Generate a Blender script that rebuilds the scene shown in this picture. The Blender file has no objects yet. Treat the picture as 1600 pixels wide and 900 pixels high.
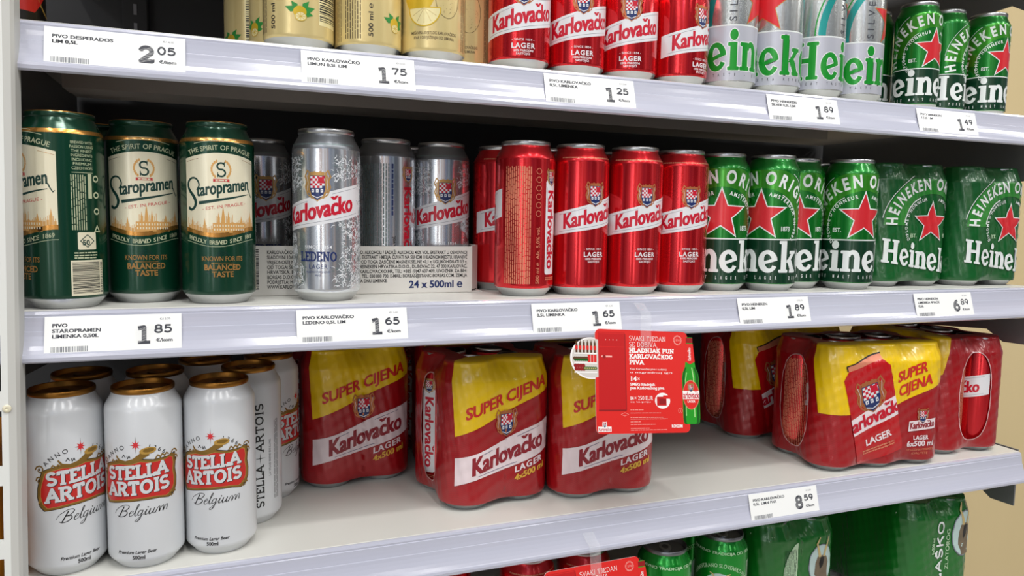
import bpy, math, random
from mathutils import Vector, Matrix
from mathutils.geometry import tessellate_polygon
random.seed(7)
sc = bpy.context.scene
COL = sc.collection
S = 0.001                                   # everything below is written in millimetres
sin, cos, pi = math.sin, math.cos, math.pi

# ------------------------------------------------------------------ camera, light, exposure
CAM = (227.26, -729.03, 85.17)
YAW, PITCH, ROLL, FPX = math.radians(21.136), math.radians(-5.374), math.radians(1.025), 1165.456
fwd = Vector((sin(YAW)*cos(PITCH), cos(YAW)*cos(PITCH), sin(PITCH)))
rgt = Vector((cos(YAW), -sin(YAW), 0)); upv = rgt.cross(fwd)
r2 = rgt*cos(ROLL)+upv*sin(ROLL); u2 = -rgt*sin(ROLL)+upv*cos(ROLL)
cd = bpy.data.cameras.new('camera'); cam = bpy.data.objects.new('camera', cd); COL.objects.link(cam)
cd.sensor_width = 36; cd.lens = FPX/1600*36; cd.clip_start = 0.02
mw = Matrix((r2, u2, -fwd)).transposed().to_4x4(); mw.translation = Vector(CAM)*S
cam.matrix_world = mw
sc.camera = cam
sc.view_settings.view_transform = 'Standard'; sc.view_settings.look = 'None'
sc.view_settings.exposure = -0.12; sc.view_settings.gamma = 1; sc.view_settings.use_curve_mapping = False

def lin(h):
    h = h.lstrip('#'); o = []
    for i in (0, 2, 4):
        c = int(h[i:i+2], 16)/255
        o.append(c/12.92 if c <= .04045 else ((c+.055)/1.055)**2.4)
    return (*o, 1)

WORLD = .12
w = bpy.data.worlds.new('store'); sc.world = w; w.use_nodes = True
nt = w.node_tree; nt.nodes.clear()
wo = nt.nodes.new('ShaderNodeOutputWorld'); bg = nt.nodes.new('ShaderNodeBackground')
tc = nt.nodes.new('ShaderNodeTexCoord'); mp = nt.nodes.new('ShaderNodeMapping')
vo = nt.nodes.new('ShaderNodeTexVoronoi'); rp = nt.nodes.new('ShaderNodeValToRGB')
mp.inputs['Scale'].default_value = (7, 7, .8); vo.inputs['Scale'].default_value = 1.6; vo.inputs['Randomness'].default_value = .8
nt.links.new(tc.outputs['Generated'], mp.inputs[0]); nt.links.new(mp.outputs[0], vo.inputs['Vector'])
sp = nt.nodes.new('ShaderNodeSeparateColor'); nt.links.new(vo.outputs['Color'], sp.inputs[0]); nt.links.new(sp.outputs[0], rp.inputs[0])
cr = rp.color_ramp; cr.interpolation = 'CONSTANT'
for i, (p, c) in enumerate([(0, '#98a5b4'), (.25, '#dcdcda'), (.45, '#93b2dd'), (.6, '#b9998a'), (.75, '#eef0f4'), (.9, '#9a9098')]):
    e = cr.elements[i] if i < 2 else cr.elements.new(p)
    e.position = p; e.color = lin(c)
r3 = nt.nodes.new('ShaderNodeMapRange')
r3.inputs['From Min'].default_value = .68; r3.inputs['From Max'].default_value = .72; r3.inputs['To Min'].default_value = WORLD; r3.inputs['To Max'].default_value = WORLD*6  # bright columns added to streak the can reflections
nt.links.new(sp.outputs[1], r3.inputs[0])
dp = nt.nodes.new('ShaderNodeVectorMath'); dp.operation = 'DOT_PRODUCT'; dp.inputs[1].default_value = Vector((-.45, -1, .06)).normalized()  # unseen bright band added behind the camera to brighten the metal cans
r4 = nt.nodes.new('ShaderNodeMapRange'); r4.inputs['From Min'].default_value = .8; r4.inputs['From Max'].default_value = .97; r4.inputs['To Min'].default_value = 1; r4.inputs['To Max'].default_value = 8
mu = nt.nodes.new('ShaderNodeMath'); mu.operation = 'MULTIPLY'
nt.links.new(tc.outputs['Generated'], dp.inputs[0]); nt.links.new(dp.outputs['Value'], r4.inputs[0]); nt.links.new(r3.outputs[0], mu.inputs[0]); nt.links.new(r4.outputs[0], mu.inputs[1])
nt.links.new(mu.outputs[0], bg.inputs[1])
nt.links.new(rp.outputs[0], bg.inputs[0])
nt.links.new(bg.outputs[0], wo.inputs[0])

LAMP_W = 24
def lamp(x, y, z, sx, sy, power):
    l = bpy.data.lights.new('ceiling_lamp', 'AREA'); l.shape = 'RECTANGLE'; l.size = sx*S; l.size_y = sy*S
    l.energy = power; l.color = (1, .985, .96)
    o = bpy.data.objects.new('ceiling_lamp', l); COL.objects.link(o); o.location = (x*S, y*S, z*S)
for lx in (-1900, -700, 500, 1560, 2800, 4300, 6400):
    lamp(lx, -1750, 2150, 150, 1500, LAMP_W)
for lx in (-2600, -600, 1400, 3400):
    lamp(lx, -3900, 2150, 150, 1500, LAMP_W*.3)
for lx in (300, 1250):
    lamp(lx, -900, 2100, 700, 120, 12)

# ------------------------------------------------------------------ materials
M = {}
def mat(name, c, rough=.4, metal=0., coat=0., spec=.5, pattern=None, alpha=None, emis=0):
    m = bpy.data.materials.new(name); m.use_nodes = True
    n = m.node_tree; b = n.nodes['Principled BSDF']
    b.inputs['Base Color'].default_value = lin(c); b.inputs['Roughness'].default_value = rough
    b.inputs['Metallic'].default_value = metal; b.inputs['Coat Weight'].default_value = coat
    b.inputs['Coat Roughness'].default_value = .12; b.inputs['Specular IOR Level'].default_value = spec
    t = n.nodes.new('ShaderNodeTexCoord')
    if pattern:
        kind, c2, scale, amt = pattern
        mix = n.nodes.new('ShaderNodeMixRGB'); mix.inputs[1].default_value = lin(c); mix.inputs[2].default_value = lin(c2)
        if kind == 'weave':
            a = n.nodes.new('ShaderNodeTexWave'); a.bands_direction = 'DIAGONAL'; a.inputs['Scale'].default_value = scale
            n.links.new(t.outputs['Object'], a.inputs[0]); src = a.outputs['Fac']
        elif kind == 'dots':
            a = n.nodes.new('ShaderNodeTexVoronoi'); a.inputs['Scale'].default_value = scale; a.inputs['Randomness'].default_value = 0
            n.links.new(t.outputs['Object'], a.inputs['Vector']); src = a.outputs['Distance']
        else:
            a = n.nodes.new('ShaderNodeTexNoise'); a.inputs['Scale'].default_value = scale; a.inputs['Detail'].default_value = 6
            n.links.new(t.outputs['Object'], a.inputs['Vector']); src = a.outputs['Fac']
        k = n.nodes.new('ShaderNodeMath'); k.operation = 'MULTIPLY'; k.inputs[1].default_value = amt
        n.links.new(src, k.inputs[0]); n.links.new(k.outputs[0], mix.inputs[0]); n.links.new(mix.outputs[0], b.inputs['Base Color'])
    if alpha is not None:
        b.inputs['Alpha'].default_value = alpha
    M[name] = m
    return m
def bump(name, scale, strength, stretch=(1, 1, 1), dist=.002):
    n = M[name].node_tree; b = n.nodes['Principled BSDF']; t = n.nodes.new('ShaderNodeTexCoord'); mpn = n.nodes.new('ShaderNodeMapping')
    mpn.inputs['Scale'].default_value = stretch
    a = n.nodes.new('ShaderNodeTexNoise'); a.inputs['Scale'].default_value = scale; a.inputs['Detail'].default_value = 3
    bp = n.nodes.new('ShaderNodeBump'); bp.inputs['Strength'].default_value = strength; bp.inputs['Distance'].default_value = dist
    n.links.new(t.outputs['Object'], mpn.inputs[0]); n.links.new(mpn.outputs[0], a.inputs['Vector']); n.links.new(a.outputs['Fac'], bp.inputs['Height']); n.links.new(bp.outputs[0], b.inputs['Normal'])

mat('rail_plastic', '#bdbfce', .16, 0, .8)
mat('shelf_paint', '#d9d9d3', .38, 0, .1, pattern=('noise', '#c6c5bd', 9, .5))
mat('shelf_under', '#cfc6bd', .5, 0)
mat('bracket_paint', '#7f7f80', .45, .3)
mat('back_paint', '#2c2c2d', .6)
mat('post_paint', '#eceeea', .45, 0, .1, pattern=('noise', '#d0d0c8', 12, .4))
mat('post_side_shaded', '#c9c9c4', .5)  # white post's side faces, their shade put into a greyer colour
mat('slot_dark', '#0c0c0c', .7)
mat('wall_beige', '#dcc798', .8, pattern=('noise', '#cdb98a', 4, .5))
mat('floor_tile', '#b7b4ae', .3)
mat('paper', '#f4f5f3', .42, 0, .5)
mat('ink', '#3b3d45', .6)
mat('ink_mid', '#6d7078', .6)
mat('ink_soft', '#a9acb2', .6)
mat('black', '#141414', .5)
mat('alu', '#c9cbcc', .28, 1)
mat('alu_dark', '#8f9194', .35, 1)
mat('gold_lid', '#9c6c30', .34, 1)
mat('k_red', '#ea222c', .17, .75, .5, pattern=('weave', '#b3121c', 420, .5))
mat('k_neck', '#cf1c26', .3, .7, .3)
mat('k_white', '#e6e7ea', .32, .1, .4)
mat('k_word', '#c8102e', .4, .1, .2)
mat('k_line', '#7d7f8c', .4)
mat('k_pink', '#dd8a6c', .4, .3)
mat('k_navy', '#1c2f66', .35, .1, .3)
mat('k_coat', '#c4784a', .35, .5)
mat('k_gold', '#c59a5b', .35, .5)
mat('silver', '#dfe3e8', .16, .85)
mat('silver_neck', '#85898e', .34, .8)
mat('frost', '#eceff2', .5, .1)
mat('frost_dark', '#7f8f8f', .4, .4)
mat('s_green', '#0a412c', .25, .45, .5)
mat('s_band', '#0a3b33', .3, .3, .4)
mat('s_gold', '#d79a4a', .25, .8, .4)
mat('s_cream', '#ece5c9', .3, .15, .5)
mat('s_ink', '#123b34', .35)
mat('s_text', '#b9bd9c', .4)
mat('s_brown', '#a87a42', .35, .4)
mat('s_sky', '#d9a560', .4, .2)
mat('s_red', '#c23a3a', .4)
mat('h_green', '#128a2b', .24, .6, .5, pattern=('dots', '#0b6a20', 900, .6))
mat('h_light', '#4fae2e', .24, .6, .5, pattern=('dots', '#1f8c26', 900, .8))
mat('h_neck', '#0b7a24', .3, .6, .5)
mat('h_dark', '#0c3d25', .28, .35, .5)
mat('h_white', '#e9eeec', .3, .1, .4)
mat('h_star', '#d92b33', .3, .2, .4)
mat('hs_silver', '#dde0de', .26, .85, pattern=('noise', '#9da29e', 400, .8))
mat('hs_lilac', '#c3c5cf', .35, .4, .3)
mat('hs_green', '#16992e', .3, .3, .4)
mat('hs_teal', '#1f9a95', .3, .4, .3)
mat('r_cream', '#e8d394', .25, .35, .5)
mat('r_yellow', '#d8b52c', .3, .3, .4)
mat('r_pale', '#efe3ab', .3, .2, .4)
mat('r_leaf', '#2f8a3c', .35, .1)
mat('r_ink', '#5a4c30', .5)
mat('st_white', '#d4d7da', .3, .05, .35)
mat('st_red', '#c8231f', .32, .15, .4)
mat('st_gold', '#8a6a2c', .35, .35)
mat('st_gold2', '#c39a4a', .35, .35)
mat('film_red', '#a80f18', .3, .1, .5, pattern=('weave', '#8d0c14', 260, .5))
mat('film_bright', '#bf151c', .22, .1, .6)
mat('film_yellow', '#ecc400', .3, 0, .6)
mat('film_white', '#ead9dc', .35, 0, .5)
mat('film_word', '#8f1626', .4, 0, .4)
mat('film_orange', '#c9201b', .4, 0, .4)
mat('film_ytext', '#dfae3a', .4, 0, .4)
mat('film_green', '#0b5a24', .3, .1, .6)
mat('film_green2', '#1c7a2c', .3, .1, .6, pattern=('dots', '#3f9a35', 500, .7))
mat('film_ink', '#0a3d22', .35, .1, .5)
mat('film_edge', '#d9a7a7', .2, 0, .6)
mat('sleeve_green', '#0f6a1e', .25, .1, .6)
mat('l_green', '#129a2e', .2, .6, .5)
mat('l_pale', '#bcd9b4', .4)
mat('l_oval', '#b9cfcb', .4)
mat('goat', '#8a7a62', .6, pattern=('noise', '#3e342a', 60, .8))
mat('horn', '#c8b27a', .5)
mat('d_black', '#1a1715', .35, .3, .3)
mat('card_tray', '#dcdad4', .6, pattern=('noise', '#cfccc4', 30, .4))
mat('sign_red', '#dc2b26', .3, 0, .4)
mat('sign_dark', '#c11f20', .3, 0, .4)
mat('sign_deep', '#8f1518', .4)
mat('sign_white', '#f3efec', .4)
mat('sign_pink', '#f0a9a0', .4)
mat('b_green', '#2c9a2a', .2, 0, .6)
mat('b_dark', '#135c17', .3, 0, .5)
mat('b_light', '#a8dd8c', .3)
mat('shelfpic', '#cfc9c2', .5)
mat('bottle_brown', '#5a3a22', .4)
mat('carton', '#d98a12', .6, pattern=('noise', '#c07408', 20, .4))
mat('carton_grey', '#7c7c7e', .6)
m = mat('clear_strip', '#f4f7f8', .08, 0, .3, alpha=.16)
for k in ('film_red', 'film_bright', 'film_yellow', 'film_white', 'film_green', 'film_green2', 'sleeve_green'):
    bump(k, 55, .35, (1, 1, .35))
bump('rail_plastic', 14, .05, (1, 3, 3))

# ------------------------------------------------------------------ mesh building
class MB:
    def __init__(s): s.v = []; s.n = []; s.f = []; s.m = []; s.mats = []
    def mi(s, m):
        if m not in s.mats: s.mats.append(m)
        return s.mats.index(m)
    def add(s, vs, ns, fs, m):
        o = len(s.v); s.v += vs; s.n += ns; k = s.mi(m)
        for f in fs: s.f.append([i+o for i in f]); s.m.append(k)
    def face(s, pts, m, n=None):
        pts = [Vector(p) for p in pts]
        if n is None:
            n = Vector((0, 0, 0))
            for i in range(len(pts)): n += pts[i].cross(pts[(i+1) % len(pts)])
            n = n.normalized() if n.length > 0 else Vector((0, 0, 1))
        s.add([tuple(p) for p in pts], [tuple(n)]*len(pts), [list(range(len(pts)))], m)
    def box(s, x0, x1, y0, y1, z0, z1, m, ch=0):
        if ch:                               # chamfered along all twelve edges
            c = ch; X = (x0, x1); Y = (y0, y1); Z = (z0, z1)
            def P(i, j, k, ax):
                p = [X[i]+(c if i == 0 else -c), Y[j]+(c if j == 0 else -c), Z[k]+(c if k == 0 else -c)]
                p[ax] = (X, Y, Z)[ax][(i, j, k)[ax]]
                return p
            mid = Vector(((x0+x1)/2, (y0+y1)/2, (z0+z1)/2))
            def F(pts):
                pts = [Vector(p) for p in pts]; n = (pts[1]-pts[0]).cross(pts[2]-pts[0])
                if n.dot(sum(pts, Vector())/len(pts)-mid) < 0: pts.reverse()
                s.face(pts, m)
            for a in (0, 1):
                F([P(a, 0, 0, 0), P(a, 1, 0, 0), P(a, 1, 1, 0), P(a, 0, 1, 0)])
                F([P(0, a, 0, 1), P(1, a, 0, 1), P(1, a, 1, 1), P(0, a, 1, 1)])
                F([P(0, 0, a, 2), P(1, 0, a, 2), P(1, 1, a, 2), P(0, 1, a, 2)])
                for b in (0, 1):
                    F([P(a, b, 0, 0), P(a, b, 1, 0), P(a, b, 1, 1), P(a, b, 0, 1)])
                    F([P(a, 0, b, 0), P(a, 1, b, 0), P(a, 1, b, 2), P(a, 0, b, 2)])
                    F([P(0, a, b, 1), P(1, a, b, 1), P(1, a, b, 2), P(0, a, b, 2)])
                    for k in (0, 1): F([P(a, b, k, 0), P(a, b, k, 1), P(a, b, k, 2)])
            return
        v = [(x, y, z) for x in (x0, x1) for y in (y0, y1) for z in (z0, z1)]
        for q in ((0, 1, 3, 2), (4, 6, 7, 5), (0, 4, 5, 1), (2, 3, 7, 6), (0, 2, 6, 4), (1, 5, 7, 3)):
            s.face([v[i] for i in q], m)
    def extrude(s, prof, x0, x1, m, mats=None, caps=True):
        """closed (y, z) profile, clockwise seen from -X, run along X"""
        n = len(prof)
        for i in range(n):
            a, b = prof[i], prof[(i+1) % n]
            s.face([(x0, *a), (x0, *b), (x1, *b), (x1, *a)], mats[i] if mats else m)
        if caps:
            for x, rev in ((x0, 1), (x1, 0)):
                pts = [Vector((x, *p)) for p in prof]
                for t in tessellate_polygon([pts]):
                    t = list(t)
                    q = [pts[i] for i in t]; nn = (q[1]-q[0]).cross(q[2]-q[0])
                    if (nn.x > 0) == bool(rev): q.reverse()
                    s.face(q, m)
    def lathe(s, prof, m, seg=72, cx=0, cy=0):
        """(r, z) profile from bottom to top on the outside"""
        k = len(prof); sn = []
        for i in range(k-1):
            dr, dz = prof[i+1][0]-prof[i][0], prof[i+1][1]-prof[i][1]; L = math.hypot(dr, dz) or 1
            sn.append((dz/L, -dr/L))
        for i in range(k-1):
            ends = []
            for j, o in ((i, i-1), (i+1, i+1)):
                nn = sn[i]
                if 0 <= o < k-1 and sn[o][0]*nn[0]+sn[o][1]*nn[1] > .72:
                    a = (nn[0]+sn[o][0], nn[1]+sn[o][1]); L = math.hypot(*a); nn = (a[0]/L, a[1]/L)
                ends.append((prof[j][0], prof[j][1], nn))
            vs = []; ns = []; fs = []
            for r, z, nn in ends:
                for t in range(seg):
                    a = 2*pi*t/seg
                    vs.append((cx+r*sin(a), cy-r*cos(a), z)); ns.append((nn[0]*sin(a), -nn[0]*cos(a), nn[1]))
            for t in range(seg):
                u = (t+1) % seg; fs.append([t, u, seg+u, seg+t])
            s.add(vs, ns, fs, m)
    def mesh(s, name):
        me = bpy.data.meshes.new(name)
        me.from_pydata([(x*S, y*S, z*S) for x, y, z in s.v], [], s.f)
        for m in s.mats: me.materials.append(M[m])
        me.polygons.foreach_set('material_index', s.m)
        me.polygons.foreach_set('use_smooth', [True]*len(s.f))
        me.validate(clean_customdata=False)
        if len(me.vertices) == len(s.n): me.normals_split_custom_set_from_vertices(s.n)
        return me
def link(name, me, parent=None, loc=(0, 0, 0), rz=0):
    o = bpy.data.objects.new(name, me); COL.objects.link(o); o.location = [c*S for c in loc]; o.rotation_euler = (0, 0, rz)
    if parent: o.parent = parent
    return o
def tag(o, label, cat, group=None, kind=None):
    if label: o['label'] = label
    if cat: o['category'] = cat
    if group: o['group'] = group
    if kind: o['kind'] = kind
    return o
def structure(name, mb):
    o = link(name, mb.mesh(name)); o['kind'] = 'structure'; return o

# ------------------------------------------------------------------ flat artwork: coloured polygons in millimetres
_GL = {}
CARON = {'č': 'c', 'š': 's', 'ž': 'z', 'Č': 'C', 'Š': 'S', 'Ž': 'Z', 'ć': 'c'}
def glyph(ch, bold):
    key = (ch, bold)
    if key in _GL: return _GL[key]
    if ch in CARON:
        tris, adv = glyph(CARON[ch], bold); y = .76 if ch.isupper() else .60
        xs = [q[0] for t in tris for q in t]; cx = (min(xs)+max(xs))/2; h = .15; w_ = .05+bold; e = .15
        ex = [[(cx-e-w_, y+h), (cx-w_*.6, y), (cx+.0, y+.06)], [(cx-e-w_, y+h), (cx, y+.06), (cx-e+w_, y+h)], [(cx-w_*.6, y), (cx+w_*.6, y), (cx, y+.06)], [(cx+w_*.6, y), (cx+e+w_, y+h), (cx, y+.06)], [(cx, y+.06), (cx+e+w_, y+h), (cx+e-w_, y+h)]]
        _GL[key] = (tris+ex, adv); return _GL[key]
    def mk(body):
        c = bpy.data.curves.new('g', 'FONT'); c.body = body; c.size = 1; c.resolution_u = 3; c.offset = bold
        o = bpy.data.objects.new('g', c); COL.objects.link(o); bpy.context.view_layer.update()
        me = bpy.data.meshes.new_from_object(o.evaluated_get(bpy.context.evaluated_depsgraph_get()))
        me.calc_loop_triangles()
        vs = [(v.co.x, v.co.y) for v in me.vertices]; tr = [tuple(t.vertices) for t in me.loop_triangles]
        bpy.data.objects.remove(o); bpy.data.curves.remove(c); bpy.data.meshes.remove(me)
        return vs, tr
    v0, _ = mk('HH'); v1, _ = mk('H'+ch+'H')
    adv = max(v[0] for v in v1)-max(v[0] for v in v0)
    vs, tr = mk(ch) if ch != ' ' else ([], [])
    tris = []
    for t in tr:
        a, b, c = (vs[i] for i in t)
        ar = (b[0]-a[0])*(c[1]-a[1])-(c[0]-a[0])*(b[1]-a[1])
        if abs(ar) > 1e-7: tris.append([a, b, c] if ar > 0 else [a, c, b])
    _GL[key] = (tris, adv); return _GL[key]
CAP = .69

def arc(cx, cy, rx, ry, a0, a1, n=16):
    return [(cx+rx*cos(math.radians(a0+(a1-a0)*i/n)), cy+ry*sin(math.radians(a0+(a1-a0)*i/n))) for i in range(n+1)]

def smooth(pts, ws, n=5):
    """Catmull-Rom through the points, widths carried along"""
    P = [pts[0]]+list(pts)+[pts[-1]]; o = []; w_ = []
    for i in range(len(pts)-1):
        a, b, c, d = P[i:i+4]
        for j in range(n):
            t = j/n
            o.append(tuple(.5*(2*b[k]+(c[k]-a[k])*t+(2*a[k]-5*b[k]+4*c[k]-d[k])*t*t+(3*b[k]-a[k]-3*c[k]+d[k])*t**3) for k in (0, 1)))
            w_.append(ws[i]+(ws[i+1]-ws[i])*t)
    return o+[pts[-1]], w_+[ws[-1]]

# slab-serif skeleton capitals, unit cap height: (width, strokes, serif points)
def _sk():
    A = arc
    d = {
     'A': (.78, [[(.06, 0), (.39, 1), (.72, 0)], [(.19, .33), (.59, .33)]], [(.06, 0), (.72, 0)]),
     'B': (.68, [[(.12, 0), (.12, 1), (.38, 1)]+A(.38, .76, .22, .24, 90, -90, 8)+[(.12, .52)], [(.38, .52)]+A(.4, .26, .24, .26, 90, -90, 8)+[(.12, 0)]], [(.1, 0), (.1, 1)]),
     'D': (.76, [[(.14, 0), (.14, 1), (.32, 1)]+A(.32, .5, .36, .5, 90, -90, 12)+[(.14, 0)]], [(.1, 0), (.1, 1)]),
     'E': (.66, [[(.58, .78), (.58, 1), (.14, 1), (.14, 0), (.6, 0), (.6, .24)], [(.14, .52), (.44, .52)]], [(.12, 0), (.12, 1)]),
     'G': (.76, [A(.4, .5, .3, .5, 50, 330, 18)+[(.68, .45), (.48, .45)]], []),
     'H': (.8, [[(.15, 0), (.15, 1)], [(.65, 0), (.65, 1)], [(.15, .5), (.65, .5)]], [(.15, 0), (.15, 1), (.65, 0), (.65, 1)]),
     'I': (.36, [[(.18, 0), (.18, 1)]], [(.18, 0), (.18, 1)]),
     'J': (.5, [[(.34, 1), (.34, .25)]+A(.16, .22, .18, .22, 0, -120, 8)], [(.34, 1)]),
     'K': (.76, [[(.15, 0), (.15, 1)], [(.15, .4), (.62, 1)], [(.3, .58), (.66, 0)]], [(.15, 0), (.15, 1), (.62, 1), (.66, 0)]),
     'L': (.64, [[(.16, 1), (.16, 0), (.58, 0), (.58, .26)]], [(.16, 0), (.16, 1)]),
     'N': (.82, [[(.15, 0), (.15, 1), (.66, 0), (.66, 1)]], [(.15, 0), (.13, 1), (.66, 1)]),
     'O': (.8, [A(.4, .5, .32, .5, 0, 360, 24)], []),
     'P': (.66, [[(.14, 0), (.14, 1), (.36, 1)]+A(.36, .74, .24, .26, 90, -90, 8)+[(.14, .48)]], [(.14, 0), (.1, 1)]),
     'R': (.74, [[(.14, 0), (.14, 1), (.36, 1)]+A(.36, .75, .24, .25, 90, -90, 8)+[(.14, .5)], [(.36, .5), (.64, 0)]], [(.14, 0), (.1, 1), (.66, 0)]),
     'S': (.62, [A(.31, .745, .24, .255, 30, 270, 12)+A(.31, .245, .26, .245, 90, -150, 12)], []),
     'T': (.7, [[(.08, .76), (.08, 1), (.62, 1), (.62, .76)], [(.35, 1), (.35, 0)]], [(.35, 0)]),
     'U': (.78, [[(.14, 1), (.14, .3)]+A(.39, .3, .25, .3, 180, 360, 10)+[(.64, 1)]], [(.14, 1), (.64, 1)]),
     'V': (.76, [[(.06, 1), (.38, 0), (.7, 1)]], [(.06, 1), (.7, 1)]),
     'M': (.94, [[(.14, 0), (.14, 1), (.47, .2), (.8, 1), (.8, 0)]], [(.14, 0), (.8, 0)]),
     'Z': (.66, [[(.1, .78), (.1, 1), (.56, 1), (.08, 0), (.58, 0), (.58, .22)]], []),
    }
    c = d['K']; w_, st, se = d['A']
    for a, b in (('Č', 'C'),):
        d['C'] = (.72, [A(.4, .5, .3, .5, 45, 315, 16)], [])
        d['Č'] = (.72, d['C'][1]+[[(.28, 1.3), (.4, 1.13), (.52, 1.3)]], [])
    d['Š'] = (.62, d['S'][1]+[[(.19, 1.3), (.31, 1.13), (.43, 1.3)]], [])
    d['0'] = (.7, [A(.35, .5, .25, .5, 0, 360, 22)], [])
    d['1'] = (.5, [[(.06, .9), (.27, .96), (.27, 0)]], [(.27, 0, 1.35)])
    d['2'] = (.68, [A(.33, .71, .25, .29, 170, -30, 12)+[(.09, .05), (.6, .05), (.6, .2)]], [])
    d['4'] = (.7, [[(.45, 0), (.45, .98), (.07, .3), (.66, .3)]], [(.45, 0)])
    d['5'] = (.66, [[(.55, .97), (.17, .97), (.14, .52)]+A(.3, .33, .28, .31, 125, -150, 14)], [])
    d['6'] = (.7, [[(.5, .98)]+A(.4, .4, .3, .5, 110, 180, 6)+A(.35, .3, .25, .29, 180, -180, 18)], [])
    d['7'] = (.64, [[(.08, .78), (.08, .96), (.56, .96), (.24, 0)]], [])
    d['8'] = (.7, [A(.35, .75, .22, .25, 0, 360, 18), A(.35, .26, .26, .26, 0, 360, 18)], [])
    d['9'] = (.7, [A(.35, .68, .25, .3, 0, 360, 18), A(.3, .58, .3, .56, 10, -80, 8)], [])
    d[','] = (.3, [[(.17, .06), (.1, -.16)]], [])
    d['.'] = (.3, [[(.13, .06), (.17, .06)]], [])
    d[' '] = (.34, [], [])
    return d
SK = _sk()

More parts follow.
